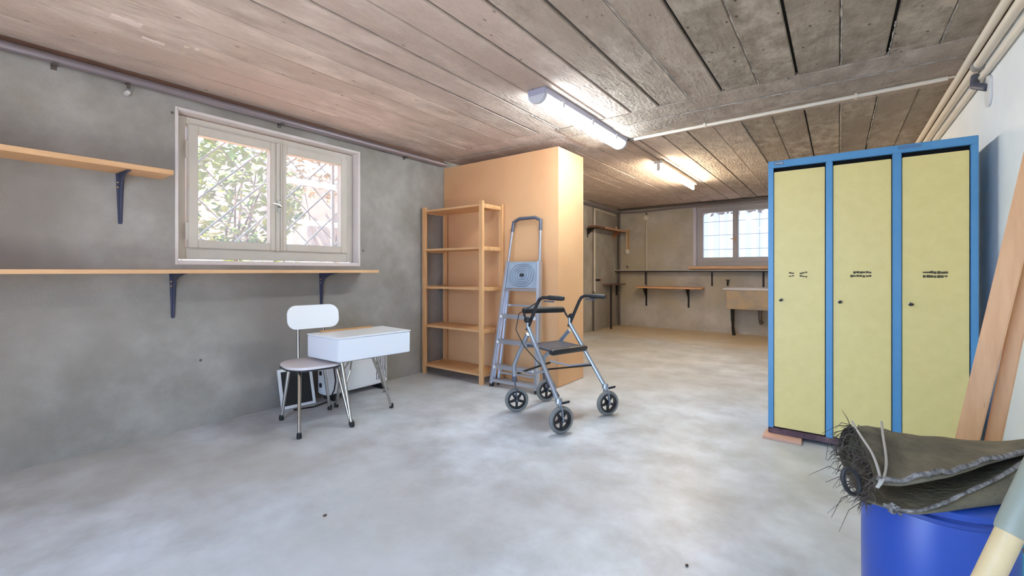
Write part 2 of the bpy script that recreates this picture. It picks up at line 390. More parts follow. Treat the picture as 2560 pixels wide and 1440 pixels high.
# lattice grille outside
gr = thing('window_grille', 'white diagonal bar grille outside the cream casement window', 'grille', (-3.82, 1.73, AZ0))
XG = -3.80
def clipline(slope, c, y0, y1, z0, z1):
    pts = []
    ya, yb = y0, y1
    za, zb = slope*ya+c, slope*yb+c
    def at(z): return (z-c)/slope
    lo, hi = sorted((at(z0), at(z1)))
    ya, yb = max(ya, lo), min(yb, hi)
    return (ya, slope*ya+c, yb, slope*yb+c) if yb-ya > .03 else None
for k in range(-3, 6):
    q = clipline(1, .391-.277*k, 1.06, 2.36, 1.13, 2.16)
    if q: G().beam((XG, q[0], q[1]), (XG, q[2], q[3]), .012, .012, (1,0,0)).build('bar', M_grille, gr)
    q = clipline(-1, 3.12+.277*(k-1), 1.06, 2.36, 1.13, 2.16)
    if q: G().tube([(XG-.012, q[0], q[1]), (XG-.012, q[2], q[3])], .004, 6).build('rod', M_wire, gr)
g = G()
for yy in (1.05, 2.30): g.box(XG-.012, XG+.012, yy-.012, yy+.012, 1.13, 2.165)
for zz in (1.14, 2.155): g.box(XG-.012, XG+.012, 1.05, 2.30, zz-.01, zz+.01)
g.build('grille_frame', M_grille, gr)
# garden seen through it
g = G().box(-9.5, WL-T, -5, 14, .55, .60); struct('garden_terrace', g, M_terr, label='sunlit terracotta terrace outside the cream window, toned to bounce warm light indoors', cat='ground')  # ground tone pitched warm and bright to bounce pink light onto the ceiling
g = G().box(-9.3, -9.0, -5, 14, .60, 3.2); struct('garden_wall', g, M_gwall, label='pale pink garden wall beyond the terrace', cat='wall')
def shrub(c, rx, ry, rz, n, label, seed, size=.11, lm=None):
    rnd = random.Random(seed); base = Vector((c[0], c[1], .60)); t = thing('garden_shrub', label, 'shrub', base, 'shrubs outside the window')
    g = G()
    for i in range(n):
        a, b, r = rnd.uniform(0, 6.28), rnd.uniform(-1, 1), rnd.uniform(.55, 1)**.5
        q = math.sqrt(1-b*b); p = Vector((c[0]+rx*r*q*math.cos(a), c[1]+ry*r*q*math.sin(a), c[2]+rz*r*b))
        d = Vector((rnd.uniform(-1,1), rnd.uniform(-1,1), rnd.uniform(-.6,.6))).normalized(); e = d.cross(Vector((rnd.uniform(-.3,.3), rnd.uniform(-.3,.3), 1))).normalized()
        s = size*rnd.uniform(.6, 1.3); nrm = d.cross(e)*s*.12
        g.add([p-d*s*.5, p+e*s*.36, p+d*s*.62, p-e*s*.36, p+nrm], [(0,1,4), (1,2,4), (2,3,4), (3,0,4)])
    o = g.build('foliage', lm or M_leaf, t); o['kind'] = 'stuff'
    g = G()
    for i in range(7):
        p = [Vector((c[0]+rnd.uniform(-.08,.08), c[1]+rnd.uniform(-.08,.08), .6))]
        q = Vector((c[0]+rx*rnd.uniform(-.8,.8), c[1]+ry*rnd.uniform(-.8,.8), c[2]+rz*rnd.uniform(0,.8)))
        mid = (p[0]+q)/2+Vector((rnd.uniform(-.1,.1), rnd.uniform(-.1,.1), .1)); g.tube([p[0], mid, q], [.022, .014, .006], 6)
    g.build('stems', M_branch, t); return t
shrub((-6.0, 2.25, 1.95), .8, .85, .75, 1500, 'leafy yellow-green shrub in the left pane of the cream window', 3)
shrub((-8.2, 4.9, 2.95), .6, 1.1, .5, 420, 'paler shrub in the right pane of the cream window', 5, .11, mat('autumn_leaf', (140,106,66), .6, rgb2=(104,104,54), scale=4))
shrub((-5.4, 2.35, 1.12), .4, .5, .16, 260, 'low shrub at the foot of the window grille', 8, .08)
rt = random.Random(11)
for i, (xx, yy, s) in enumerate(((-5.7, 3.15, .26), (-6.0, 3.95, .24), (-5.1, 3.1, .18), (-6.5, 4.75, .30), (-6.9, 3.9, .22))):
    g = G(); n = 7; r0 = [rt.uniform(.75, 1.1) for _ in range(n)]
    lo = [(xx+s*r0[k]*math.cos(6.28*k/n), yy+s*1.3*r0[k]*math.sin(6.28*k/n), .6) for k in range(n)]
    hi = [(xx+s*.7*r0[k]*math.cos(6.28*k/n), yy+s*r0[k]*math.sin(6.28*k/n), .6+s*rt.uniform(1.3, 1.8)) for k in range(n)]
    g.add(lo+hi, [tuple(range(n))[::-1], tuple(range(n, 2*n))]+[(k, (k+1) % n, n+(k+1) % n, n+k) for k in range(n)])
    tag(g.build('garden_rock', M_stone, base=(xx, yy, .6), bevel=.02), ('large grey rock in front of the shrub', 'middle grey rock on the terrace', 'smallest grey rock close to the window', 'grey rock farthest to the right', 'small grey rock at the back of the terrace')[i]+' outside the cream window', 'rock', 'rocks outside the window')
rl = thing('garden_railing', 'pale garden railing behind the right pane of the cream window', 'railing', (-7.4, 4.6, .6))
G().tube([(-7.4, 3.6, 1.92), (-7.4, 6.6, 1.92)], .045, 10).build('rail', M_grille, rl, smooth=True)
for yy in (3.7, 5.05, 6.4): G().box(-7.43, -7.37, yy-.03, yy+.03, .6, 1.9).build('post', M_grille, rl)

# ================================================================== WINDOW 2 (far wall)
w2 = bpy.data.objects.new('window_2', None); C.objects.link(w2); w2.location = ((B0+B1)/2, YF, BZ0); w2['_base'] = tuple(w2.location)
w2['kind'] = 'structure'; w2['label'] = 'grey framed window at the far end above the sink'; w2['category'] = 'window'
YG = YF+.09
g = G(); g.box(B0, B0+.05, YF-.012, YG+.08, BZ0, BZ1).box(B1-.05, B1, YF-.012, YG+.08, BZ0, BZ1)
g.build('jamb_post', mat('pale_jamb', (204,198,206), .6), w2, bevel=.004)
g = G(); g.box(B0+.05, B0+.11, YG-.02, YG+.05, BZ0, BZ1).box(B1-.11, B1-.05, YG-.02, YG+.05, BZ0, BZ1).box(B0+.11, B1-.11, YG-.02, YG+.05, BZ0, BZ0+.07).box(B0+.11, B1-.11, YG-.02, YG+.05, BZ1-.06, BZ1)
g.build('window_frame', M_frame2, w2, bevel=.003)
def sash2(x0, x1, gx0, gx1):
    g = G(); z0, z1, gz0, gz1 = BZ0+.07, BZ1-.06, 1.325, 2.13; ya, yb = YG-.035, YG+.03
    g.box(x0, gx0, ya, yb, z0, z1).box(gx1, x1, ya, yb, z0, z1).box(gx0, gx1, ya, yb, z0, gz0).box(gx0, gx1, ya, yb, gz1, z1)
    o = g.build('sash', M_frame2, w2, bevel=.003)
    G().box(gx0-.003, gx1+.003, YG, YG+.004, gz0-.003, gz1+.003).build('pane', M_glass2, o)
sash2(B0+.11, -1.432, -1.965, -1.475); sash2(-1.428, B1-.11, -1.39, -.87)
G().box(-1.45, -1.41, YG-.055, YG-.035, BZ0+.075, BZ1-.065).build('meeting_rail', M_frame2, w2, bevel=.003)
gh = G().box(-1.44, -1.42, YG-.066, YG-.055, 1.6, 1.68).tube([(-1.43, YG-.06, 1.64), (-1.43, YG-.095, 1.64), (-1.50, YG-.098, 1.645)], .007, 8)
gh.build('window_handle', M_tan, w2, smooth=True)
G().box(B0-.06, B1+.04, YF-.10, YF+.005, BZ0-.055, BZ0-.012).build('window_board', M_pinex, w2, bevel=.006)
wr = thing('wire_guard', 'thin horizontal wire guard outside the far window', 'grille', (-1.4, YF+.33, BZ0))
for zz in (1.48, 1.74, 1.99): G().tube([(B0-.03, YF+.33, zz), (B1+.03, YF+.33, zz)], .006, 6).build('wire', M_wire, wr)
for xx in (-1.75, -1.1): G().tube([(xx, YF+.335, BZ0), (xx, YF+.335, BZ1)], .004, 6).build('upright', M_wire, wr)
g = G(); n = 60
for i in range(n):                                     # corrugated white screen outside
    xa = -4+6*i/n; xb = -4+6*(i+1)/n; da = .03 if i % 2 else 0; db = .0 if i % 2 else .03
    g.add([(xa, 9.9+da, .6), (xb, 9.9+db, .6), (xb, 9.9+db, 2.9), (xa, 9.9+da, 2.9)], [(0,1,2,3)])
struct('garden_screen', g, M_panel, solid=.006, label='white corrugated screen outside the far window', cat='screen')
struct('light_well', G().box(-4.5, 3, YF+T, 11.5, .5, .6), M_terr, label='paving outside the far window', cat='ground')
struct('yard', G().box(-7, 6, -9, YR-.2, -.12, -.02), M_stone, label='yard outside the doorway behind the camera', cat='ground')
rv = random.Random(4); vine = thing('hanging_vine', 'dry reddish vine fringe hanging over the top of the far window', 'vine', (-1.4, 8.71, 2.33))
g = G()
for i in range(160):
    p = Vector((rv.uniform(-2.2, -.5), rv.uniform(8.73, 8.90), rv.uniform(2.13, 2.34))); s = rv.uniform(.03, .06)
    d = Vector((rv.uniform(-1,1), rv.uniform(-.5,.5), rv.uniform(-1,.2))).normalized(); e = d.cross(Vector((0,1,.2))).normalized()
    g.add([p-d*s, p+e*s*.5, p+d*s, p-e*s*.5, p+Vector((0,-.01,0))], [(0,1,4), (1,2,4), (2,3,4), (3,0,4)])
o = g.build('leaves', mat('dry_leaf', (140,84,64), .7, rgb2=(170,120,84), scale=8), vine); o['kind'] = 'stuff'
G().tube([(-2.3, 8.715, 2.33), (-1.6, 8.72, 2.30), (-.9, 8.715, 2.34), (-.4, 8.72, 2.32)], .02, 6).build('stem', M_branch, vine)

# ================================================================== LAMPS
def tube_lamp(name, y0, y1, x, label, rgb, strength, bulk=True):
    t = thing(name, label, 'ceiling lamp', (x, (y0+y1)/2, H))
    em = emit('lamp_glow_'+name, rgb, strength)
    if bulk:
        # grey trough body with a rounded translucent cover underneath
        pr = [(-.075, H-.005), (-.068, H-.05), (.068, H-.05), (.075, H-.005)]
        G().prism([(x+a, y0, z) for a, z in pr], (0, y1-y0, 0)).build('housing', mat('lamp_housing', (170,170,186), .5), t, bevel=.004)
        n = 10; prof = [(x+.064*math.cos(math.pi*k/n), y0+.035, H-.051-.052*math.sin(math.pi*k/n)) for k in range(n+1)]
        G().prism(prof, (0, y1-y0-.07, 0)).build('diffuser', em, t, smooth=True)
        cap = mat('lamp_cap', (206,208,214), .35)
        for ya in (y0, y1-.034):
            prof = [(x+.067*math.cos(math.pi*k/n), ya, H-.049-.056*math.sin(math.pi*k/n)) for k in range(n+1)]
            G().prism(prof, (0, .034, 0)).build('end_cap', cap, t, smooth=True)
        for yy in (y0+.25, (y0+y1)/2, y1-.25):
            for s in (-1, 1): G().box(x+s*.069-.004, x+s*.069+.004, yy-.015, yy+.015, H-.075, H-.03).build('clip', cap, t)
    else:
        G().box(x-.045, x+.045, y0, y1, H-.045, H-.004).build('housing', mat('batten_white', (226,220,204), .5), t, bevel=.004)
        for ya in (y0+.01, y1-.045): G().box(x-.015, x+.015, ya, ya+.035, H-.118, H-.044).build('end_cap', M_white2, t, bevel=.003)
        G().tube([(x, y0+.045, H-.098), (x, y1-.045, H-.098)], .017, 14).build('fluorescent_tube', em, t, smooth=True)
    return t
tube_lamp('strip_lamp', 2.50, 3.94, -1.65, 'long grey strip lamp glowing cold white in mid ceiling', COOL, LAMP_A)
tube_lamp('tube_lamp', 4.92, 6.45, -1.62, 'bare warm white fluorescent tube on the rear ceiling', WARM, LAMP_B*2.2, bulk=False)
tube_lamp('strip_lamp', -.90, .48, -1.65, 'added warm fill lamp, unseen on the ceiling behind the camera', ROSE, LAMP_FILL)  # unseen lamp added as warm fill for the near end of the room

# ================================================================== PIPES
def pipe(name, pts, r, m, label, cat='pipe', base=None, n=10, group=None):
    o = G().tube(pts, r, n).build(name, m, base=base or pts[0], smooth=True); return tag(o, label, cat, group)
pl = thing('ceiling_pipe', 'dull grey pipe running under the ceiling along the window wall', 'pipe', (WL+.05, 1, 2.27))
G().tube([(WL+.045, YR+.02, 2.268), (WL+.045, 3.50, 2.268)], .027, 14).build('pipe_run', M_pipe, pl, smooth=True)
for yy in (.45, 1.7, 2.95): G().box(WL, WL+.07, yy-.012, yy+.012, 2.236, 2.241).box(WL, WL+.008, yy-.012, yy+.012, 2.22, 2.30).build('pipe_clip', M_dpipe, pl)
tag(G().box(WL+.001, WL+.03, YR+.02, 3.50, 2.300, 2.327).build('dark_strip', M_darkwood, base=(WL, 1, 2.3), bevel=.003), 'dark strip in the angle of ceiling and window wall', 'strip')  # dark strip along the black line between pipe and ceiling
hk = thing('pipe_hook', 'rusty pipe hook on the wall left of the cream window', 'hook', (WL, .766, 2.2))
G().tube([(WL-.0, .766, 2.25), (WL+.05, .766, 2.25), (WL+.055, .766, 2.21)], .009, 8).build('shank', M_dpipe, hk, smooth=True)
G().lathe((WL, .768, 2.19), (1,0,0), [(.002, 0), (.016, .0), (.018, .02), (.012, .035)], 12).build('bolt_head', M_rim, hk, smooth=True)
# conduit on the ceiling strip and from lamp to lamp
cd = thing('cross_conduit', 'white conduit crossing the ceiling from the strip lamp to the lockers', 'conduit', (-.5, 3.93, H))
G().tube([(-1.52, 3.955, H-.024), (.56, 3.89, H-.024)], .014, 12).build('conduit_tube', M_conduit, cd, smooth=True)
G().tube([(-1.60, 3.958, H-.022), (-1.52, 3.955, H-.022)], .006, 8).build('cable_end', M_blackp, cd)
G().tube([(.56, 3.89, H-.022), (.61, 3.888, H-.022)], .006, 8).build('cable_end', M_conduit, cd)
for xx, yy in ((-.9, 3.935), (.1, 3.905)): G().box(xx-.008, xx+.008, yy-.02, yy+.02, H-.04, H-.004).build('saddle', M_conduit, cd)
pipe('lamp_cable', [(-1.60, 3.96, H-.012), (-1.605, 4.5, H-.012), (-1.61, 5.05, H-.02)], .009, mat('cable_tan', (172,150,132), .6), 'tan cable on the ceiling between the two lamps', 'cable')
# right-hand conduits
rc = [( .612, 2.302, .020), (.645, 2.262, .022), (.652, 2.170, .016)]
labs = ['uppermost cream conduit in the angle above the lockers', 'thick middle cream conduit running along the white wall', 'lowest thin cream conduit on the white wall']
for (xx, zz, r), lb in zip(rc, labs):
    pipe('wall_conduit', [(xx, YR+.02, zz), (xx, YF-.02, zz)], r, M_conduit, lb, 'conduit', base=(xx, 2, zz), n=12, group='conduits on the white wall')
cl = thing('pipe_clamp', 'grey clamp and white wall plate holding the conduits', 'clamp', (WR, 3.55, 2.08))
G().prism(rrect((WR-.012, 3.50, 2.07), (0,1,0), (0,0,1), .055, .085, .05), (.012, 0, 0)).build('wall_plate', M_white2, cl, bevel=.003)
G().tube([(WR-.01, 3.50, 2.09), (WR-.05, 3.56, 2.13), (WR-.035, 3.62, 2.20)], .02, 10).build('clamp_arm', M_dgrey, cl, smooth=True)
G().lathe((.645, 3.60, 2.262), (0,1,0), [(.028, 0), (.028, .05)], 16).build('clamp_ring', mat('clamp_grey', (150,146,142), .5), cl, smooth=True)

# ================================================================== WALL SHELVES (left wall)
def bracket(parent, y, z, m, dz=.30, dx=.22, w=.028, name='bracket'):
    """pressed steel L bracket: tapered upright on the wall, arm under the board, rib between"""
    g = G()
    g.prism([(WL, y-w*.75, z), (WL, y+w*.75, z), (WL, y+w*.35, z-dz), (WL, y-w*.35, z-dz)], (.006, 0, 0))
    g.prism([(WL, y-w*.75, z-.006), (WL, y+w*.75, z-.006), (WL+dx, y+w*.4, z-.006), (WL+dx, y-w*.4, z-.006)], (0, 0, .005))
    pr = [(WL+.006, z-.006), (WL+dx*.92, z-.006), (WL+dx*.55, z-.022), (WL+.055, z-.05), (WL+.024, z-.10), (WL+.016, z-dz*.97), (WL+.006, z-dz*.97)]
    g.prism([(a, y-.004, b) for a, b in pr], (0, .008, 0))
    o = g.build(name, m, parent, bevel=.0015)
    for dz_ in (.055, .085): G().lathe((WL+.006, y-.012, z-dz_), (1,0,0), [(.005, 0), (.005, .004)], 8).build('screw', M_tan, o)
    return o
us = thing('wall_shelf', 'short raw pine wall shelf left of the cream window', 'shelf', (WL, .3, 1.68))
G().box(WL+.001, WL+.235, YR+.02, .945, 1.682, 1.712).build('shelf_board', M_pine, us, bevel=.002)
for yy in (-.55, .737): bracket(us, yy, 1.682, M_iron, .31, .20)
ls = thing('wall_shelf', 'long pine wall shelf running beneath the cream window', 'shelf', (WL, .9, 1.07))
G().box(WL+.001, WL+.27, YR+.02, 2.45, 1.066, 1.090).build('shelf_board', M_pine, ls, bevel=.002)
for yy in (-.05, 1.006, 2.056): bracket(ls, yy, 1.066, M_iron, .30, .24)

# ================================================================== CHAIR
ch = thing('kitchen_chair', 'white laminate kitchen chair with chrome legs beside the box table', 'chair', (-2.98, 1.685, 0))
r_ = Vector((.2, .98, 0)).normalized(); f_ = Vector((.98, -.2, 0)).normalized(); Z = Vector((0,0,1))
sctr = Vector((-3.075, 1.70, .400))
g = G().prism(rrect(sctr, r_, f_, .195, .205, .15, 8), (0,0,.022)); g.build('seat', mat('seat_laminate', (226,216,214), .35), ch, bevel=.006, smooth=True)
G().prism(rrect(sctr-Z*.004, r_, f_, .198, .208, .152, 8), (0,0,.010)).build('seat_edge', M_blackp, ch)
bc = Vector((-3.245, 1.797, .733))
g = G(); ol = rrect((0,0,0), (1,0,0), (0,1,0), .187, .088, .065, 7)
front = []; back = []
for p in ol:
    cv = .028*(p.x/.187)**2
    q = bc+r_*p.x+Z*p.y+f_*cv-f_*.03*(p.y/.18); front.append(q+f_*.008); back.append(q-f_*.008)
n = len(ol); cf = bc+f_*.008; cb = bc-f_*.008
g.add(front+back+[cf, cb], [(i, (i+1) % n, n+(i+1) % n, n+i) for i in range(n)]+[(2*n, i, (i+1) % n) for i in range(n)]+[(2*n+1, n+(i+1) % n, n+i) for i in range(n)])
g.build('backrest', M_white, ch, smooth=True)
for s in (-1, 1):
    b = bc+r_*s*.095-f_*.018; a = Vector((b.x+.004, b.y, .396))
    G().tube([a, a+Z*.05-f_*.014, b-Z*.10-f_*.010, b+Z*.05-f_*.014], .010, 10).build('back_post', M_chrome, ch, smooth=True)
for foot, s, q in (((-3.244, 1.562), -1, -1), ((-2.79, 1.456), -1, 1), ((-3.185, 1.905), 1, -1), ((-2.745, 1.803), 1, 1)):
    top = sctr+r_*s*.12+f_*q*.12-Z*.006
    if s > 0 and q > 0: top = Vector((-2.915, 1.795, .396))
    ft = Vector((foot[0], foot[1], 0))
    lg = G().tube([top, ft+(top-ft)*.03], [.0125, .0105], 10).build('leg', M_chrome, ch, smooth=True)
    d = (top-ft).normalized()
    G().lathe(ft, (0,0,1), [(.015, 0), (.0165, .012), (.0145, .035)], 12).build('rubber_foot', M_black, lg, smooth=True)
g = G().beam(sctr+r_*.15-Z*.012, sctr-r_*.15-Z*.012, .02, .02); g.build('under_bar', M_chrome, ch)

# ================================================================== BOX TABLE
tb = thing('box_table', 'small white box-topped table on splayed chrome legs against the chair', 'table', (-2.98, 2.05, 0))
fl, fr = Vector((-2.80, 1.74, 0)), Vector((-2.735, 2.325, 0)); bl_, br_ = Vector((-3.195, 1.73, 0)), Vector((-3.126, 2.355, 0)); dv = (fr-fl).normalized(); iv = Vector((-dv.y, dv.x, 0))
TD = .38
q = [fl, fr, br_, bl_]
zb, zt = .440, .603
g = G().prism([p+Z*zb for p in q], (0,0,zt-zb)); g.build('box_body', mat('table_white', (226,228,232), .25), tb, bevel=.006)
g = G().prism([p+Z*zt for p in (fl-iv*.004-dv*.004, fr-iv*.004+dv*.004, br_+iv*.004+dv*.004, bl_+iv*.004-dv*.004)], (0,0,.010)); g.build('table_top', M_white, tb, bevel=.003)
g = G().prism([p+Z*(zt+.010) for p in (bl_-iv*.03+dv*.09, br_-iv*.03-dv*.11, br_-dv*.11, bl_+dv*.09)], (0,0,.012)); g.build('back_rail', M_tan, tb, bevel=.002)
G().prism([p+Z*(zb-.010) for p in (fl+iv*.03+dv*.02, fr+iv*.03-dv*.2, fr+iv*TD*.9-dv*.2, fl+iv*TD*.9+dv*.02)], (0,0,.011)).build('leg_frame', M_chrome, tb)
for top, foot in ((fl+iv*.045+dv*.045, (-2.708, 1.786)), (fl+iv*.04+dv*.32, (-2.838, 2.222)), (fl+iv*.33+dv*.20, (-3.205, 1.972)), (fl+iv*.33+dv*.42, (-3.25, 2.49))):
    t_ = Vector((top.x, top.y, zb-.006)); ft = Vector((foot[0], foot[1], 0)); mid = ft+(t_-ft)*.62
    lg = G().tube([t_, mid+(ft-t_).normalized()*.0, ft+(t_-ft)*.03], [.0115, .0115, .0105], 10).build('leg', M_chrome, tb, smooth=True)
    s_ = mid+Vector((0,0,.0)); t2 = t_+dv*.075
    G().tube([t2, (t2+mid)/2+dv*.012, mid], .006, 8).build('brace', M_chrome, lg, smooth=True)
    G().lathe(ft, (0,0,1), [(.015, 0), (.0165, .012), (.0145, .035)], 12).build('rubber_foot', M_black, lg, smooth=True)

# ================================================================== HEATER AND FRAME BEHIND
ht = thing('storage_heater', 'white electric heater standing under the box table by the wall', 'heater', (-3.43, 2.28, 0))
hx0, hx1, hy0, hy1 = -3.515, -3.375, 1.99, 2.60
G().box(hx0, hx1, hy0, hy1, .05, .395).build('heater_case', M_white2, ht, bevel=.012)
for z in (.13, .23, .315): G().prism(rrect((hx0+.055, hy0-.001, z), (1,0,0), (0,0,1), .016, .018, .008), (0, -.006, 0)).build('knob', M_blackp, ht)
for k in range(6): G().box(hx1-.002, hx1+.003, 2.475+k*.02, 2.481+k*.02, .09, .36).build('vent_slat', M_dgrey, ht)
for yy in (2.04, 2.52): G().box(hx0+.01, hx1+.015, yy, yy+.04, 0, .052).build('foot', M_black, ht, bevel=.004)
G().tube([(-3.37, 2.02, .36), (-3.33, 2.03, .28), (-3.34, 2.05, .17), (-3.33, 2.03, .10), (-3.36, 2.0, .012), (-3.33, 1.86, .008), (-3.38, 1.72, .008)], .006, 8).build('power_cord', M_black, ht, smooth=True)
fp = thing('framed_panel', 'black panel in a white frame leaning on the wall behind the chair', 'panel', (-3.45, 1.80, 0))
bl, br = Vector((-3.455, 1.665, .004)), Vector((-3.425, 1.925, .004)); ud = Vector((-.075, .0, .30)); hv = (br-bl); nn = hv.cross(ud).normalized()
if nn.x < 0: nn = -nn
hvn = hv.normalized(); un = ud.normalized(); W_, H_ = hv.length, ud.length; fwid = .022
for (a0, a1, b0, b1) in ((0, W_, 0, fwid), (0, W_, H_-fwid, H_), (0, fwid, fwid, H_-fwid), (W_-fwid, W_, fwid, H_-fwid)):
    c = bl+hvn*(a0+a1)/2+un*(b0+b1)/2; G().obox(c, hvn*(a1-a0)/2, un*(b1-b0)/2, nn*.009).build('frame_rail', M_white2, fp, bevel=.002)
G().obox(bl+hvn*W_/2+un*H_/2, hvn*(W_/2-fwid), un*(H_/2-fwid), nn*.004).build('black_panel', M_black, fp)

# ================================================================== SHELVING UNIT
su = thing('shelving_unit', 'open pine shelving unit standing in front of the hardboard block', 'shelving', (-3.11, 3.33, 0))
sx0, sx1, sy0, sy1 = -3.535, -2.70, 3.165, 3.500
pw, pd = .032, .045
for xx in (sx0, sx1-pd):
    for yy in (sy0, sy1-pw): G().box(xx, xx+pd, yy, yy+pw, 0, 1.752).build('upright', M_pinez, su, bevel=.003)
for z in (.10, .515, .92, 1.313, 1.722):
    sh = G().box(sx0+pd-.002, sx1-pd+.002, sy0+.008, sy1-.008, z-.020, z).build('shelf', M_pinex, su, bevel=.002)
    for xx in (sx0+.012, sx1-.030): G().box(xx, xx+.018, sy0+pw, sy1-pw, z-.034, z+.006).build('side_rail', M_pinez, sh, bevel=.002)
    for k in range(4):
        yy = sy0+.06+k*.06; G().box(sx1-.012, sx1-.008, yy, yy+.032, z-.026, z-.004).build('notch_block', M_pinez, sh)

# ================================================================== STEP LADDER
ld = thing('step_ladder', 'folded aluminium step ladder leaning on the hardboard block', 'ladder', (-2.36, 3.22, 0))
fL, fR = Vector((-2.610, 3.195, .004)), Vector((-2.125, 3.225, .004)); tL, tR = Vector((-2.556, 3.470, 1.555)), Vector((-2.243, 3.475, 1.555))
def lp(s, z): a, b = (fL, tL) if s == 0 else (fR, tR); t = z/1.55; return a+(b-a)*t
def lrail(a, b, w, t, name, m, par=ld): return G().beam(a, b, w, t, (0,1,0)).build(name, m, par, bevel=.004)
for s in (0, 1):
    rail = G().beam(lp(s, .02), lp(s, 1.17), .030, .055, (0,1,.15)).build('rail', M_alu, ld, bevel=.005)
    G().tube([lp(s, 1.12), lp(s, 1.50)], .013, 12).build('hand_rail', M_alu, ld, smooth=True)
    G().lathe(lp(s, 0), (0,0,1), [(.018, 0), (.022, .012), (.020, .035)], 12).build('foot_cap', M_black, rail, smooth=True)
    # rear prop folded against the front
    off = Vector(((.035 if s == 0 else -.045), .055, 0))
    pr = G().beam(lp(s, .06)+off*1.0, lp(s, 1.05)+off*.6, .022, .030, (0,1,.15)).build('rear_prop', M_alu, ld, bevel=.003)
    G().lathe(lp(s, .005)+off, (0,0,1), [(.012, 0), (.014, .06)], 10).build('foot_cap', M_black, pr, smooth=True)
G().tube([lp(0, 1.46), lp(0, 1.555), lp(0, 1.585)*.8+lp(1, 1.585)*.2, lp(1, 1.585)*.8+lp(0, 1.585)*.2, lp(1, 1.555), lp(1, 1.46)], .0165, 12).build('top_handle', M_dgrey, ld, smooth=True)
# top tray / platform tipped upright
def quad_plate(za, zb_, ins, th, name, m, off=-.012):
    a, b = lp(0, za)+Vector((ins,off,0)), lp(1, za)+Vector((-ins,off,0)); c, d = lp(1, zb_)+Vector((-ins,off,0)), lp(0, zb_)+Vector((ins,off,0))
    return G().prism([a, b, c, d], (0, th, 0)).build(name, m, ld, bevel=.003)
tray = quad_plate(.915, 1.165, .014, .022, 'platform', M_greyp)
ctr = (lp(0, 1.04)+lp(1, 1.04))/2+Vector((0,-.0145,0)); ta = (lp(1, 1.04)-lp(0, 1.04)).normalized(); tu = (lp(0, 1.1)-lp(0, 1.0)).normalized()
for k in range(1, 6):
    G().tube(rrect(ctr, ta, tu, .026*k, .021*k, .020*k, 6), .0028, 6, closed=True).build('grip_rib', mat('platform_rib', (112,124,140), .5), tray, smooth=True)
G().obox(ctr, ta*.02, tu*.012, Vector((0,.004,0))).build('latch_hole', M_blackp, tray)
lrail(lp(0, .90)+Vector((0,-.016,0)), lp(1, .90)+Vector((0,-.016,0)), .02, .018, 'platform_edge', M_alu)
for z in (.665, .43, .20):
    a, b = lp(0, z)+Vector((.016,.0,0)), lp(1, z)+Vector((-.016,.0,0))
    st = G().obox((a+b)/2+Vector((0,.012,0)), (b-a)/2, Vector((0,.042,.0)), Vector((0,0,.004))).obox((a+b)/2+Vector((0,-.030,-.016)), (b-a)/2, Vector((0,.003,0)), Vector((0,0,.018))).build('tread', M_alu, ld, bevel=.002)
    for s in (0, 1): G().box(lp(s, z).x-.012+(.022 if s == 0 else -.022), lp(s, z).x+.012+(.022 if s == 0 else -.022), lp(s, z).y-.036, lp(s, z).y-.028, z-.026, z-.002).build('tread_clip', M_white2, st)
lrail(lp(0, .055)+Vector((0,.0,0)), lp(1, .055)+Vector((0,.0,0)), .03, .028, 'bottom_bar', M_alu)
for z in (.12, .75): lrail(lp(0, z)+Vector((.03,.055,0)), lp(1, z)+Vector((-.04,.055,0)), .018, .02, 'rear_bar', M_alu)

# ================================================================== ROLLATOR
ro = thing('rollator', 'silver four-wheeled rollator walker with black seat in mid floor', 'walker', (-1.70, 2.85, 0))
def wheel(hub, ax, R=.092):
    ax = Vector(ax).normalized(); hub = Vector(hub)
    w = G().lathe(hub-ax*.016, ax, [(R-.022, .002), (R-.010, 0), (R-.002, .007), (R, .016), (R-.002, .025), (R-.010, .032), (R-.022, .030)], 32, cap=False)
    w.f += []; o = w.build('tyre', M_tyre, ro, smooth=True)
    g = G().lathe(hub-ax*.013, ax, [(R-.036, 0), (R-.019, 0), (R-.019, .026), (R-.036, .026), (R-.036, 0)], 32, cap=False); g.build('rim', M_blackp, o, smooth=True)
    u = ax.cross(Z).normalized(); v = ax.cross(u)
    for k in range(5):
        an = 2*math.pi*k/5+.3; d = u*math.cos(an)+v*math.sin(an); e2 = ax.cross(d)
        G().prism([hub+d*.012-e2*.010-ax*.006, hub+d*.012+e2*.010-ax*.006, hub+d*(R-.030)+e2*.008-ax*.006, hub+d*(R-.030)-e2*.008-ax*.006], ax*.012).build('spoke', M_blackp, o)
    G().lathe(hub-ax*.022, ax, [(.014, 0), (.016, .006), (.016, .038), (.014, .044)], 16).build('hub', M_blackp, o, smooth=True)
    return o
wf1, wf2 = Vector((-1.985, 2.735, .092)), Vector((-1.945, 3.10, .092))     # castors
wb1, wb2 = Vector((-1.478, 2.540, .092)), Vector((-1.388, 3.075, .092))    # rear wheels with brakes
d1 = Vector((.55, -.84, 0)); d2 = Vector((.45, -.89, 0))
for p, d in ((wf1, Vector((.70, -.72, 0))), (wf2, Vector((.85, -.5, 0)))):
    wheel(p, d)
    dn = d.normalized(); top = p+Vector((-.025, .005, .155))
    g = G()
    for s in (-1, 1):
        a = p+dn*s*.026; g.beam(a, p+dn*s*.026+Vector((-.012, .002, .09)), .006, .026, d).beam(p+dn*s*.026+Vector((-.012, .002, .09)), top+dn*s*.012, .006, .026, d)
    g.lathe(top-Z*.02, (0,0,1), [(.020, 0), (.020, .03), (.014, .05)], 14); g.build('castor_fork', M_dgrey, ro, smooth=True)
    G().tube([p-dn*.032, p+dn*.032], .006, 8).build('axle', M_silver, ro)
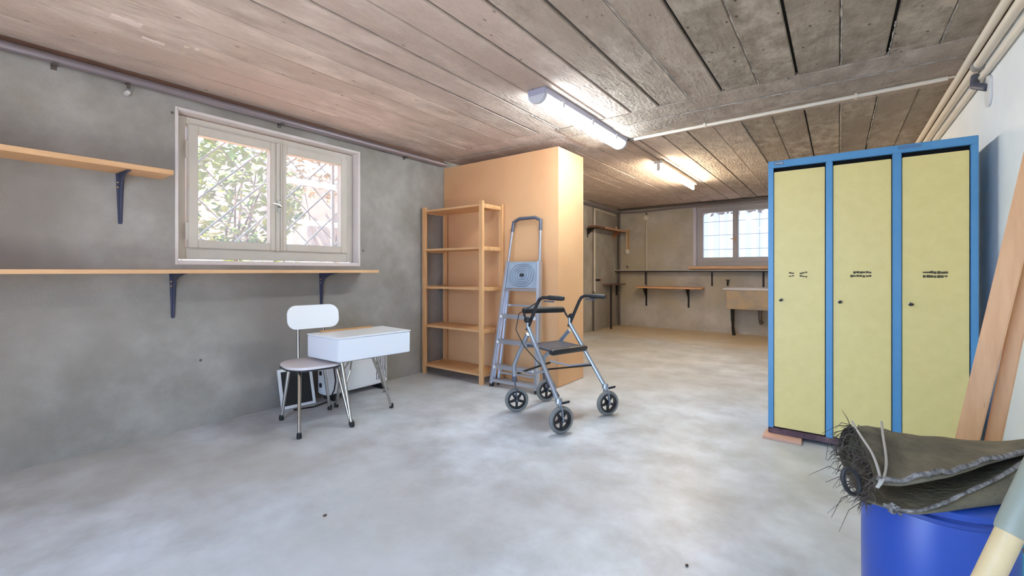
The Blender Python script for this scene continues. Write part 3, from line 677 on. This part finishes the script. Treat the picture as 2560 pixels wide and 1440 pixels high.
for p, d in ((wb1, Vector((.88, -.47, 0))), (wb2, Vector((.84, -.54, 0)))):
    wheel(p, d); dn = d.normalized()
    G().tube([p-dn*.03, p+dn*.03], .006, 8).build('axle', M_silver, ro)
# side frames
apL, apR = Vector((-1.835, 2.675, .665)), Vector((-1.70, 3.06, .665))
jL, jR = Vector((-1.855, 2.68, .60)), Vector((-1.725, 3.065, .60))
for (ap, wb, wf, s) in ((apL, wb1, wf1, -1), (apR, wb2, wf2, 1)):
    dn = Vector((.86, -.5, 0)).normalized()
    bend = wb+Vector((-.02, .0, .115))
    lg = G().tube([ap+Z*.05, ap, ap+(bend-ap)*.45, ap+(bend-ap)*.9, bend], .0165, 12).build('rear_leg', M_silver, ro, smooth=True)
    f = G()
    for q in (-1, 1): f.beam(bend+Vector((0,0,.01))+dn*q*.022, wb+dn*q*.026, .005, .024, dn)
    f.lathe(bend-Z*.005, (0,0,1), [(.026, 0), (.022, .03)], 14); f.build('wheel_fork', M_silver, lg, smooth=True)
    G().beam(bend+Vector((.015, .01, -.01)), bend+Vector((.075, .015, .012)), .022, .014).build('brake_pad', M_black, lg, bevel=.004)
    ft = wf+Vector((-.025, .005, .17)); kn = Vector((ft.x*.45+ap.x*.55+-.03, ft.y*.5+ap.y*.5, .46))
    G().tube([ap+Vector((-.005, 0, -.05)), kn, ft+Vector((.0, 0, .10)), ft], .0165, 12).build('front_leg', M_silver, ro, smooth=True)
    # push handle, bends back to the user side
    gx = Vector((1, .05 if s < 0 else .03, 0)).normalized(); base_h = ap+Z*.0; top_h = Vector((ap.x+.085, ap.y-.01, .845))
    pts = [ap+Vector((-.012, .0, -.02)), top_h, top_h+Vector((.02, 0, .032)), top_h+Vector((.05, 0, .046)), top_h+gx*.16+Z*.046]
    h_ = G().tube(pts, .0125, 12).build('push_handle', M_blackp, ro, smooth=True)
    G().tube([top_h+gx*.09+Z*.046, top_h+gx*.10+Z*.046, top_h+gx*.20+Z*.044, top_h+gx*.215+Z*.044], [.016, .0175, .0175, .013], 12).build('grip', M_black, h_, smooth=True)
    G().beam(top_h+gx*.05+Z*.02, top_h+gx*.14+Z*.018, .010, .010).build('brake_lever', M_dgrey, h_, bevel=.003)
    G().lathe(ap+Vector((.012, -.032 if s < 0 else .0, .06)), (0, -1, 0), [(.008, -.02), (.022, -.01), (.022, .012), (.012, .016)], 14).build('clamp_knob', M_black, h_, smooth=True)
# seat, bars, backrest
s1_, s2_, s3_, s4_ = Vector((-1.865, 2.69, .525)), Vector((-1.625, 2.66, .505)), Vector((-1.565, 3.055, .49)), Vector((-1.80, 3.06, .515))
G().prism([s1_, s2_, s3_, s4_], (0,0,.012)).build('seat', M_seat, ro, bevel=.004)
G().tube([s2_+Vector((-.0, -.01, .0)), s2_+Vector((0,.01,0)), s3_+Vector((0,-.01,0)), s3_+Vector((0,.01,0))], [.016, .024, .024, .016], 14).build('seat_roll', M_blackp, ro, smooth=True)
b0_, b1_ = Vector((-1.90, 2.70, .785)), Vector((-1.755, 3.055, .775))
G().tube([b0_, b0_+(b1_-b0_)*.04, b0_+(b1_-b0_)*.96, b1_], [.016, .024, .024, .016], 14).build('back_strap', M_black, ro, smooth=True)
for b_, ap in ((b0_, apL), (b1_, apR)): G().tube([b_, (b_+ap)/2+Vector((-.01, 0, .02)), ap+Z*.03], .008, 8).build('strap_stay', M_blackp, ro, smooth=True)
for ya, a, b in ((0, Vector((-1.965, 2.72, .32)), Vector((-1.635, 2.60, .385))), (1, Vector((-1.90, 3.09, .34)), Vector((-1.52, 3.065, .37)))):
    G().tube([a, (a+b)/2-Z*.025, b], .008, 8).build('side_stay', M_silver, ro, smooth=True)
G().beam(Vector((-1.635, 2.60, .395)), Vector((-1.515, 3.066, .36)), .020, .008).build('folding_stay', M_diron, ro)
G().beam(Vector((-1.90, 3.08, .33)), Vector((-1.965, 2.725, .30)), .020, .010).build('folding_stay', M_diron, ro)
G().beam(s1_-Z*.008, s4_-Z*.008, .02, .014).build('seat_bar', M_silver, ro)
G().beam(s2_-Z*.010, s3_-Z*.010, .02, .010).build('seat_bar', M_silver, ro)
for (ap, wb, sg) in ((apL, wb1, -1),):
    p0 = Vector((ap.x+.11, ap.y-.02, .865)); q0 = wb+Vector((-.02, .01, .15))
    G().tube([p0, Vector((ap.x-.10, ap.y-.02*sg, .76)), Vector((ap.x-.115, ap.y, .64)), Vector((ap.x-.02, ap.y-.02, .52)), Vector((ap.x*.5+q0.x*.5, ap.y*.5+q0.y*.5, .40)), q0], .0035, 6).build('brake_cable', M_black, ro, smooth=True)

# ================================================================== LOCKERS
lk = thing('locker', 'blue steel three-door locker with pale yellow doors', 'locker', (.115, 3.55, 0))
X0, X1, LY0, LY1, LZ0, LZ1 = -.370, .597, 3.33, 3.80, .020, 1.800
mx = [(-.370, -.339), (-.061, -.026), (.251, .291), (.567, .597)]
g = G().box(X0, X0+.004, LY0+.01, LY1, LZ0, LZ1-.004); g.box(X1-.004, X1, LY0+.01, LY1, LZ0, LZ1-.004).box(X0, X1, LY1-.004, LY1, LZ0, LZ1-.004).box(X0, X1, LY0+.01, LY1, LZ1-.004, LZ1)
g.build('carcass', M_blue, lk)
for a, b in mx: G().box(a, b, LY0, LY0+.03, .055, LZ1-.045).build('mullion', M_blue, lk, bevel=.003)
G().box(X0, X1, LY0, LY0+.03, LZ1-.045, LZ1).build('top_rail', M_blue, lk, bevel=.003)
G().box(X0, X1, LY0, LY0+.03, LZ0, .056).build('bottom_rail', M_rust, lk, bevel=.003)
G().box(X0+.006, X1-.006, LY0+.05, LY0+.055, LZ0, LZ1-.006).build('shade_sheet', M_void, lk)  # black sheet standing in for the shade inside the locker
for i in range(3):
    a, b = mx[i][1], mx[i+1][0]
    d = G().box(a+.003, b-.004, LY0+.004, LY0+.022, .064, 1.728).build('door', M_yellow, lk, bevel=.003)
    kx = (-.296, .010, .330)[i]
    G().lathe((kx, LY0+.006, .893), (0,-1,0), [(.011, 0), (.011, .004), (.009, .006), (.009, .016), (.006, .018)], 14).build('lock', M_chrome, d, smooth=True)
    G().prism(rrect((kx, LY0-.032, .893), (1,0,.15), (0,0,1), .009, .006, .004), (0, .022, 0)).build('key', M_diron, d)
    lx, lz = ((-.204, 1.057), (.109, 1.066), (.43, 1.067))[i]
    g = G(); rr = random.Random(20+i)
    rows = ((.006, .015), (-.016, .014)) if i else ((.008, .009), (-.006, .010))
    for dz, hh in rows:
        for k in range(7):
            if i == 0 and k in (2, 3): continue
            if i == 1 and dz > 0 and k == 0: continue
            ww = .014; xx = lx-.050+k*.0145; jz = (abs(k-2.5)-1.2)*.003*(1 if dz > 0 else -1) if i == 0 else 0
            g.box(xx, xx+ww*rr.uniform(.8, 1.05), LY0+.0030, LY0+.0050, lz+dz+jz-hh*rr.uniform(.2, .55), lz+dz+jz+hh*rr.uniform(.3, .6))
    g.build('label_residue', M_label, d)
pt = G().box(-.334, -.282, LY0-.002, LY0+.001, 1.770, 1.794).build('name_plate', M_tag, lk)
g = G()
for k, (w, hh) in enumerate(((.004, .010), (.006, .007), (.003, .012), (.007, .006), (.005, .011), (.003, .008))): g.box(-.328+k*.0075, -.328+k*.0075+w*.8, LY0-.003, LY0-.0015, 1.782-hh/2, 1.782+hh/2)
g.build('worn_print', M_paper, pt)
G().box(.275, .375, LY0-.0015, LY0+.001, 1.775, 1.793).build('plate_mark', mat('faded_plate', (80,120,156), .5), lk)
tag(G().prism([(-.392, 3.245, .0), (-.183, 3.255, .0), (-.183, 3.40, .0), (-.392, 3.40, .0)], (0,0,.019)).build('packing_board', mat('packing_wood', (206,160,136), .6), base=(-.29, 3.3, 0), bevel=.002), 'thin wooden packing strip under the corner of the locker', 'wood strip')
for xx in (.25, .5): tag(G().box(xx, xx+.09, 3.36, 3.78, 0, .0195).build('packing_board', M_darkwood, base=(xx, 3.5, 0)), ('dark packing strip under the middle of the locker', 'dark packing strip under the right end of the locker')[xx > .3], 'wood strip')

# ================================================================== LEANING PLANKS
def plank(a, b, w, t, name, label):
    a, b = Vector(a), Vector(b); d = b-a; fn = Vector((-.25, -1, .05)); sd = d.cross(fn).normalized(); n_ = sd.cross(d).normalized()
    o = G().obox((a+b)/2, d/2, sd*w/2, n_*t/2).build(name, M_beech, base=a, bevel=.003); return tag(o, label, 'plank', 'planks leaning on the white wall')
plank((.318, 2.34, .012), (.632, 2.34, 1.92), .062, .040, 'wood_plank', 'thick front plank leaning against the white wall by the lockers')
plank((.408, 2.40, .012), (.636, 2.40, 1.66), .044, .030, 'wood_plank', 'thinner rear plank leaning on the white wall behind the thick plank')

# ================================================================== BARREL AND FELT ROLL
bcx, bcy = .215, 1.68
ba = thing('plastic_barrel', 'blue plastic barrel under the dark felt roll', 'barrel', (bcx, bcy, 0))
G().lathe((bcx, bcy, 0), (0,0,1), [(.135, 0), (.150, .012), (.158, .04), (.160, .25), (.160, .44), (.152, .462), (.146, .468)], 48).build('barrel_body', M_barrel, ba, smooth=True)
G().lathe((bcx, bcy, .462), (0,0,1), [(.150, 0), (.158, .004), (.158, .020), (.150, .026)], 48).build('lid', M_barrel, ba, smooth=True)
G().lathe((bcx, bcy, .445), (0,0,1), [(.160, 0), (.1645, .003), (.1645, .013), (.160, .016)], 48, cap=False).build('clamp_band', mat('barrel_band', (30,60,136), .4), ba, smooth=True)
fe = thing('felt_roll', 'dark weathered felt mat folded over the blue barrel', 'mat', (bcx, bcy, .488))
_F = Vector((-math.sin(math.atan(815/1098)), math.cos(math.atan(815/1098)), 0)); _R = Vector((-_F.y*-1, -_F.x, 0))
def felt_point(a, d, z): return _F*d+_R*a+Z*z       # a metres to the right of, d metres ahead of the room origin
# each row: one line of the folded sheet from its frayed end to the wall (across, ahead, height)
FELT = [
 [(.955,1.26,.500),(1.00,1.26,.500),(1.10,1.26,.500),(1.20,1.27,.505),(1.34,1.28,.53),(1.48,1.26,.56)],      # inside, floor of the fold
 [(.905,1.15,.503),(.97,1.14,.500),(1.06,1.13,.500),(1.16,1.14,.515),(1.29,1.17,.555),(1.43,1.20,.58)],
 [(.885,1.10,.512),(.955,1.065,.499),(1.03,1.065,.512),(1.11,1.075,.538),(1.215,1.095,.567),(1.36,1.15,.595)], # lower lip
 [(.888,1.092,.500),(.955,1.060,.487),(1.03,1.055,.488),(1.11,1.065,.489),(1.24,1.085,.489),(1.38,1.13,.50)],  # front foot on the barrel
 [(.905,1.14,.490),(.99,1.13,.489),(1.08,1.13,.489),(1.17,1.14,.489),(1.30,1.16,.489),(1.42,1.18,.50)],
 [(.975,1.28,.490),(1.05,1.29,.489),(1.13,1.29,.489),(1.22,1.28,.489),(1.36,1.27,.489),(1.48,1.25,.50)],
 [(1.035,1.40,.500),(1.10,1.41,.493),(1.18,1.40,.492),(1.27,1.37,.492),(1.40,1.33,.495),(1.50,1.29,.52)],
 [(1.045,1.40,.570),(1.11,1.42,.565),(1.19,1.41,.560),(1.28,1.38,.555),(1.41,1.34,.555),(1.51,1.30,.57)],
 [(1.035,1.345,.612),(1.10,1.365,.610),(1.17,1.36,.598),(1.26,1.34,.583),(1.39,1.31,.580),(1.50,1.28,.592)],  # ridge at the back
 [(1.00,1.27,.606),(1.06,1.28,.600),(1.14,1.28,.580),(1.24,1.27,.585),(1.37,1.26,.588),(1.49,1.25,.600)],
 [(.955,1.18,.580),(1.02,1.18,.566),(1.10,1.19,.568),(1.20,1.18,.582),(1.34,1.20,.590),(1.47,1.22,.604)],
 [(.912,1.105,.558),(.975,1.095,.560),(1.05,1.09,.578),(1.13,1.10,.588),(1.25,1.13,.600),(1.40,1.17,.610)],   # upper lip
 [(.905,1.100,.540),(.970,1.090,.541),(1.045,1.085,.556),(1.125,1.095,.570),(1.245,1.125,.588),(1.40,1.165,.602)],
 [(.925,1.14,.535),(.995,1.13,.538),(1.07,1.13,.550),(1.15,1.14,.562),(1.275,1.16,.580),(1.42,1.18,.597)],
 [(.975,1.25,.560),(1.05,1.25,.552),(1.13,1.25,.555),(1.22,1.25,.560),(1.36,1.24,.575),(1.48,1.24,.594)],     # inside, roof of the fold
]
def catmull(p, t):
    n = len(p)-1; i = min(int(t*n), n-1); f = t*n-i
    p0, p1, p2, p3 = p[max(i-1, 0)], p[i], p[i+1], p[min(i+2, n)]
    return .5*((2*p1)+(p2-p0)*f+(2*p0-5*p1+4*p2-p3)*f*f+(3*p1-p0-3*p2+p3)*f*f*f)
FROWS = [[felt_point(*q) for q in r] for r in FELT]
def felt_station(t):
    out = []
    for i, r in enumerate(FROWS):
        w = (.0035*math.sin(17*t+i*1.9)+.0025*math.sin(41*t+i*3.1)) if 7 < i < 12 else 0
        out.append(catmull(r, t)+Z*w)
    return out
NS = 40
g = G(); rows = [felt_station(i/NS) for i in range(NS+1)]; m_ = len(rows[0])
g.add([p for r in rows for p in r], [(i*m_+j, i*m_+j+1, (i+1)*m_+j+1, (i+1)*m_+j) for i in range(NS) for j in range(m_-1)])
fo = g.build('felt_sheet', M_felt, fe, smooth=True); md = fo.modifiers.new('sub', 'SUBSURF'); md.levels = 1; md.render_levels = 2
G().tube([r[11]+Z*.002 for r in rows[1:]], [.0045+.0025*random.random() for r in rows[1:]], 8).build('worn_edge', M_feltedge, fe, smooth=True)
G().tube([r[2] for r in rows[4:]], [.0035+.002*random.random() for r in rows[4:]], 8).build('worn_edge', M_feltedge, fe, smooth=True)
kn = rows[6][2]; g = G()
for i in range(5): g.tube([kn+Vector((random.uniform(-.012,.012), random.uniform(-.012,.012), random.uniform(-.012,.008))) for _ in range(4)], .004, 6)
g.build('frayed_knot', M_feltedge, fe, smooth=True)
tw = [felt_station(t)[j]+Z*.005 for t, j in ((.035, 8), (.045, 9), (.06, 10), (.055, 11))]+[felt_station(.05)[12]+Vector((-.004,-.006,0))]
G().tube([catmull(tw, i/24) for i in range(25)], .0032, 8).build('twine', M_twine, fe, smooth=True)
tw = [felt_station(t)[j]+Z*.005 for t, j in ((.34, 8), (.26, 9), (.16, 10), (.08, 11))]+[felt_station(.055)[12]+Vector((-.004,-.006,0))]
G().tube([catmull(tw, i/24) for i in range(25)], .0032, 8).build('twine', M_twine, fe, smooth=True)
rf = random.Random(9); g = G()
dr = _R
for i in range(190):
    r0 = rows[0]; a = r0[rf.randrange(1, 14)]; b = r0[rf.randrange(1, 14)]; p = a+(b-a)*rf.random()
    L_ = rf.uniform(.015, .045) if i < 165 else rf.uniform(.05, .10)
    d = (-dr*rf.uniform(.2, 1)+Vector((rf.uniform(-.6,.6), rf.uniform(-.6,.6), rf.uniform(-.7,.6)))).normalized()
    e = p+d*L_*.5; f2 = e+(d+Vector((0,0,-rf.uniform(.2, 1.8)))+Vector((rf.uniform(-.4,.4), rf.uniform(-.4,.4), 0))).normalized()*L_*.7
    g.tube([p-d*.008, e, f2], [.0013, .0010, .0005], 4, caps=False)
o = g.build('frayed_fibres', M_fibre, fe); o['kind'] = 'stuff'
cc = felt_point(.865, 1.12, .545)
G().tube([cc+_R*.020*math.cos(a)+Z*.034*math.sin(a)+_R*-.008*math.sin(a) for a in [i*2*math.pi/16 for i in range(16)]], .0055, 8, closed=True).build('cord_loop', M_black, fe, smooth=True)

# ================================================================== POLE AND BLUE BUCKET (right foreground)
f0 = Vector((-.116, .608, 0)); pd_ = (Vector((.188, .887, .721))-f0); pdn = pd_.normalized()
po = thing('wooden_pole', 'pale round wooden pole with grey plastic sleeve leaning in the right foreground', 'pole', f0)
topp = f0+pd_*2.52
G().tube([f0, topp], .0146, 18).build('pole_shaft', M_pole, po, smooth=True)
sv = Vector((.188, .887, .721))
G().lathe(sv, pdn, [(.0148, 0), (.0162, .002), (.0172, .010), (.0180, .10), (.0180, .22), (.016, .235)], 24, cap=True).build('grip_sleeve', M_sleeve, po, smooth=True)
G().lathe(f0, pdn, [(.016, .0), (.018, .006), (.018, .03), (.016, .034)], 16).build('end_tip', M_black, po, smooth=True)
bk = thing('plastic_bucket', 'light blue bucket edge beside the blue barrel at the right border', 'bucket', (.524, 2.006, 0))
G().lathe((.524, 2.006, 0), (0,0,1), [(.080, .002), (.088, .01), (.100, .28), (.106, .285), (.106, .30), (.097, .30), (.084, .02)], 32, cap=True).build('bucket_body', M_teal, bk, smooth=True)
G().tube(arc((.524, 2.006, .27), .128, 0, math.pi, (.7,.7,0), (0,0,-.35), 12), .004, 8).build('bail_handle', M_chrome, bk, smooth=True)

# ================================================================== FAR END
# long thin ledge on the far wall
le = thing('wall_ledge', 'long thin dark-edged shelf along the far wall at window sill level', 'shelf', (-2.2, YF, 1.07))
G().box(WL+.002, .2, YF-.16, YF, 1.088, 1.104).build('shelf_board', mat('pale_ledge', (196,190,180), .6), le, bevel=.002)
G().box(WL+.002, .2, YF-.165, YF-.15, 1.066, 1.088).build('front_edge', M_diron, le)
for xx in (-3.0, -1.80, -1.0):
    G().box(xx-.014, xx+.014, YF-.008, YF, .815, 1.088).box(xx-.012, xx+.012, YF-.15, YF, 1.080, 1.088).build('bracket', M_diron, le)
# round-ended wall bench shelf
fs = thing('wall_shelf', 'round-cornered pine shelf on two brackets under the far ledge', 'shelf', (-2.5, YF, .78))
G().prism(rrect((-2.505, 8.235, .762), (1,0,0), (0,1,0), .60, .165, .07), (0,0,.028)).build('shelf_board', mat('orange_pine', (204,148,100), .5, rgb2=(222,170,120), scale=4, stretch=(1,8,8)), fs, bevel=.005)
for xx in (-2.985, -2.20):
    G().box(xx-.015, xx+.015, YF-.010, YF, .41, .762).box(xx-.013, xx+.013, YF-.26, YF, .754, .762).prism([(xx-.004, YF-.01, .75), (xx-.004, YF-.20, .754), (xx-.004, YF-.01, .56)], (.008, 0, 0)).build('bracket', M_diron, fs)
# trough sink
sk = thing('trough_sink', 'stoneware trough sink on iron legs at the far wall', 'sink', (-1.1, 8.2, 0))
a0, a1, b0, b1, z0, z1 = -1.50, -.45, 7.95, YF-.03, .455, .775
g = G(); th = .035
g.prism([(a0, b0, z1), (a1, b0, z1), (a1-.03, b0+.02, z0), (a0+.045, b0+.02, z0)], (0, th, 0)).box(a0+.02, a0+.02+th, b0+.02, b1, z0, z1).box(a1-.055, a1-.02, b0+.02, b1, z0, z1).box(a0+.02, a1-.02, b1-th, b1, z0, z1).box(a0+.04, a1-.04, b0+.03, b1, z0, z0+.04)
g.build('basin', M_trough, sk, bevel=.006)
g = G().box(a0-.035, a1+.03, b0-.03, b0+.04, z1-.004, z1+.03).box(a0-.035, a1+.03, b1-.04, b1+.028, z1-.004, z1+.03).box(a0-.035, a0+.05, b0+.04, b1-.04, z1-.004, z1+.03).box(a1-.05, a1+.03, b0+.04, b1-.04, z1-.004, z1+.03)
g.build('rim', M_rim, sk, bevel=.010)
for xx in (-1.40, -.60):
    G().tube([(xx, b0+.06, z0), (xx-.0, b0+.10, .36), (xx-.02, b0+.19, .12), (xx-.01, b0+.22, 0)], [.028, .022, .020, .024], 10).build('leg', M_diron, sk, smooth=True)
G().tube([(-1.47, b1-.08, z0+.01), (-1.46, b1-.10, .25), (-1.41, b1-.14, .03), (-1.40, b1-.14, .0)], .016, 10).build('drain_hose', mat('green_hose', (58,84,66), .5), sk, smooth=True)
G().tube([(-1.02, 8.17, z0+.01), (-1.02, 8.17, .30), (-1.02, 8.25, .22), (-1.02, YF-.01, .22)], .025, 10).build('drain_pipe', M_dpipe, sk, smooth=True)
tp = thing('wall_tap', 'small dark tap stub on the wall above the trough sink', 'tap', (-1.52, YF, .85))
G().tube([(-1.535, YF, .90), (-1.535, YF-.07, .90), (-1.535, YF-.075, .83)], .014, 10).build('spout', M_diron, tp, smooth=True)
G().tube([(-1.565, YF-.05, .925), (-1.505, YF-.05, .925)], .008, 8).tube([(-1.535, YF-.05, .90), (-1.535, YF-.05, .925)], .008, 8).build('tap_handle', M_diron, tp, smooth=True)
# pipes in the far corner
pipe('corner_pipe', [(WL+.05, YF-.05, 0), (WL+.05, YF-.05, 2.325)], .020, M_dpipe, 'dark vertical pipe in the far left corner')
pipe('riser_pipe', [(WL+.03, 7.27, .70), (WL+.03, 7.27, 2.22)], .020, mat('pale_pipe', (196,188,178), .5), 'pale vertical pipe on the side wall by the corner shelf')
pipe('floor_riser', [(WL+.03, 7.24, 0), (WL+.03, 7.24, .72)], .015, M_dpipe, 'thin grey pipe from the floor up to the pale riser')
pipe('short_conduit', [(WL+.02, 7.31, 2.215), (WL+.02, 8.2, 2.18)], .012, M_conduit, 'short pale conduit from the riser to the far corner', 'conduit')
pipe('upper_pipe', [(WL+.05, 4.03, 2.265), (WL+.05, YF-.03, 2.265)], .026, M_pipe, 'grey ceiling pipe beyond the hardboard block', base=(WL+.05, 6, 2.265))
pipe('upper_pipe', [(WL+.08, YF-.05, 2.300), (WR-.05, YF-.05, 2.300)], .018, M_dpipe, 'upper thin pipe along the top of the far wall', base=(-1.4, YF-.05, 2.3))
pipe('upper_pipe', [(WL+.08, YF-.04, 2.245), (-3.1, YF-.04, 2.23), (-2.4, YF-.05, 2.25), (WR-.05, YF-.05, 2.252)], .016, M_pipe, 'lower pale pipe along the top of the far wall', base=(-1.4, YF-.05, 2.24))
so = thing('junction_box', 'round white junction box on the pale pipe by the far shelf', 'junction box', (-2.978, YF, 2.11))
G().lathe((-2.978, YF-.002, 2.112), (0,-1,0), [(.055, 0), (.055, .035), (.042, .048)], 24).build('box_cover', mat('old_white', (206,198,180), .5), so, smooth=True)
G().tube([(-2.978, YF-.02, 2.06), (-2.978, YF-.02, 1.11)], .018, 12).build('conduit_down', mat('pale_conduit', (192,182,164), .5), so, smooth=True)
G().tube([(-2.978, YF-.014, 2.16), (-2.98, YF-.014, 2.215)], .012, 10).build('conduit_up', M_dpipe, so, smooth=True)
G().tube([(-2.978, YF-.016, 1.06), (-2.978, YF-.016, .80)], .014, 12).build('conduit_lower', M_dpipe, so, smooth=True)
pipe('sagging_cable', [(-3.038, YF-.03, 2.10), (-3.10, YF-.04, 2.00), (-3.20, YF-.05, 1.91), (-3.30, YF-.07, 1.885)], .010, mat('cream_cord', (196,184,160), .6), 'cream cable sagging from the junction box to the corner shelf', 'cable')
# upper corner shelf with hanging brush
cs = thing('corner_shelf', 'dark wooden shelf high in the far left corner', 'shelf', (WL, 7.6, 1.84))
G().box(WL+.075, WL+.24, 6.92, 8.30, 1.842, 1.870).build('shelf_board', M_darkwood, cs, bevel=.003)
G().box(WL+.24, WL+.252, 7.25, 8.30, 1.836, 1.872).build('front_lip', mat('lip_wood', (176,132,104), .5), cs, bevel=.002)
for yy in (7.05, 8.17): G().box(WL, WL+.008, yy-.014, yy+.014, 1.68, 1.842).box(WL, WL+.21, yy-.013, yy+.013, 1.834, 1.842).prism([(WL+.008, yy-.004, 1.72), (WL+.15, yy-.004, 1.834), (WL+.008, yy-.004, 1.834)], (0,.008,0)).build('bracket', M_diron if yy < 8 else M_copper, cs)
hb = thing('hanging_brush', 'long-handled white bristle brush hanging from the dark corner shelf', 'brush', (-3.355, 8.20, 1.45))
for dx in (-.018, .018): G().box(-3.345+dx-.014, -3.345+dx+.014, 8.325, 8.345, 1.50, 1.90).build('handle_slat', M_tan if dx > 0 else mat('pale_slat', (206,190,160), .6), hb, bevel=.003)
G().prism([(-3.375, 8.32, 1.515), (-3.315, 8.32, 1.515), (-3.295, 8.32, 1.43), (-3.33, 8.32, 1.41), (-3.38, 8.32, 1.44)], (0, .035, 0)).build('bristles', mat('bristle', (222,218,206), .8), hb, bevel=.006)
G().tube([(-3.345, 8.335, 1.89), (-3.345, 8.33, 1.90)], .006, 6).build('peg', M_tan, hb)
tag(G().lathe((WL+.15, 7.95, 1.870), (0,0,1), [(.022, 0), (.028, .02), (.024, .05), (.014, .062), (.014, .07)], 14).build('small_jar', mat('jar_cream', (206,186,160), .4), base=(WL+.15, 7.95, 1.87), smooth=True), 'small cream jar on the dark corner shelf', 'jar')
lo = thing('low_corner_shelf', 'small rusty shelf on a black post in the far left corner', 'shelf', (WL+.1, 7.9, .82))
G().box(WL+.004, WL+.20, 7.66, 8.32, .815, .835).build('shelf_board', mat('rusty_board', (120,86,74), .7, rgb2=(90,68,60), scale=10), lo, bevel=.002)
G().box(WL+.14, WL+.17, 7.70, 7.73, 0, .815).build('post', M_black, lo, bevel=.002)
G().box(WL+.004, WL+.02, 8.28, 8.31, .60, .815).build('bracket', M_diron, lo)
bo = thing('wall_bolt', 'black bolt-on bracket on the side wall near the low corner shelf', 'bracket', (WL, 7.5, .92))
G().box(WL, WL+.02, 7.36, 7.56, .90, .935).build('plate', M_black, bo, bevel=.003)
G().box(WL+.02, WL+.035, 7.50, 7.60, .905, .93).build('lug', M_copper, bo, bevel=.003)
hk2 = tag(G().tube([(-3.36, YF, 1.15), (-3.36, YF-.04, 1.15), (-3.36, YF-.05, 1.19)], .009, 8).build('wall_hook', M_diron, base=(-3.36, YF, 1.15), smooth=True), 'small dark hook on the far wall above the ledge', 'hook')

# ================================================================== SMALL DEBRIS
def pebble(x, y, s, label, seed):
    rr = random.Random(seed); bm = bmesh.new(); bmesh.ops.create_icosphere(bm, subdivisions=2, radius=1)
    for v in bm.verts: v.co *= rr.uniform(.85, 1.1); v.co = Vector((v.co.x*s, v.co.y*s*1.4, max(v.co.z, -.7)*s*.6+s*.42))
    me = bpy.data.meshes.new('crumb'); bm.to_mesh(me); bm.free(); me.materials.append(mat('crumb_brown', (84,66,50), .8))
    o = bpy.data.objects.new('crumb', me); C.objects.link(o); o.location = (x, y, 0); tag(o, label, 'crumb', 'crumbs on the floor')
pebble(-.445, 1.674, .006, 'brown crumb on the floor in the foreground near the barrel', 1)
pebble(-1.818, 1.064, .007, 'dark crumb on the floor in front of the chair', 2)

for o in bpy.data.objects:
    if '_base' in o: del o['_base']
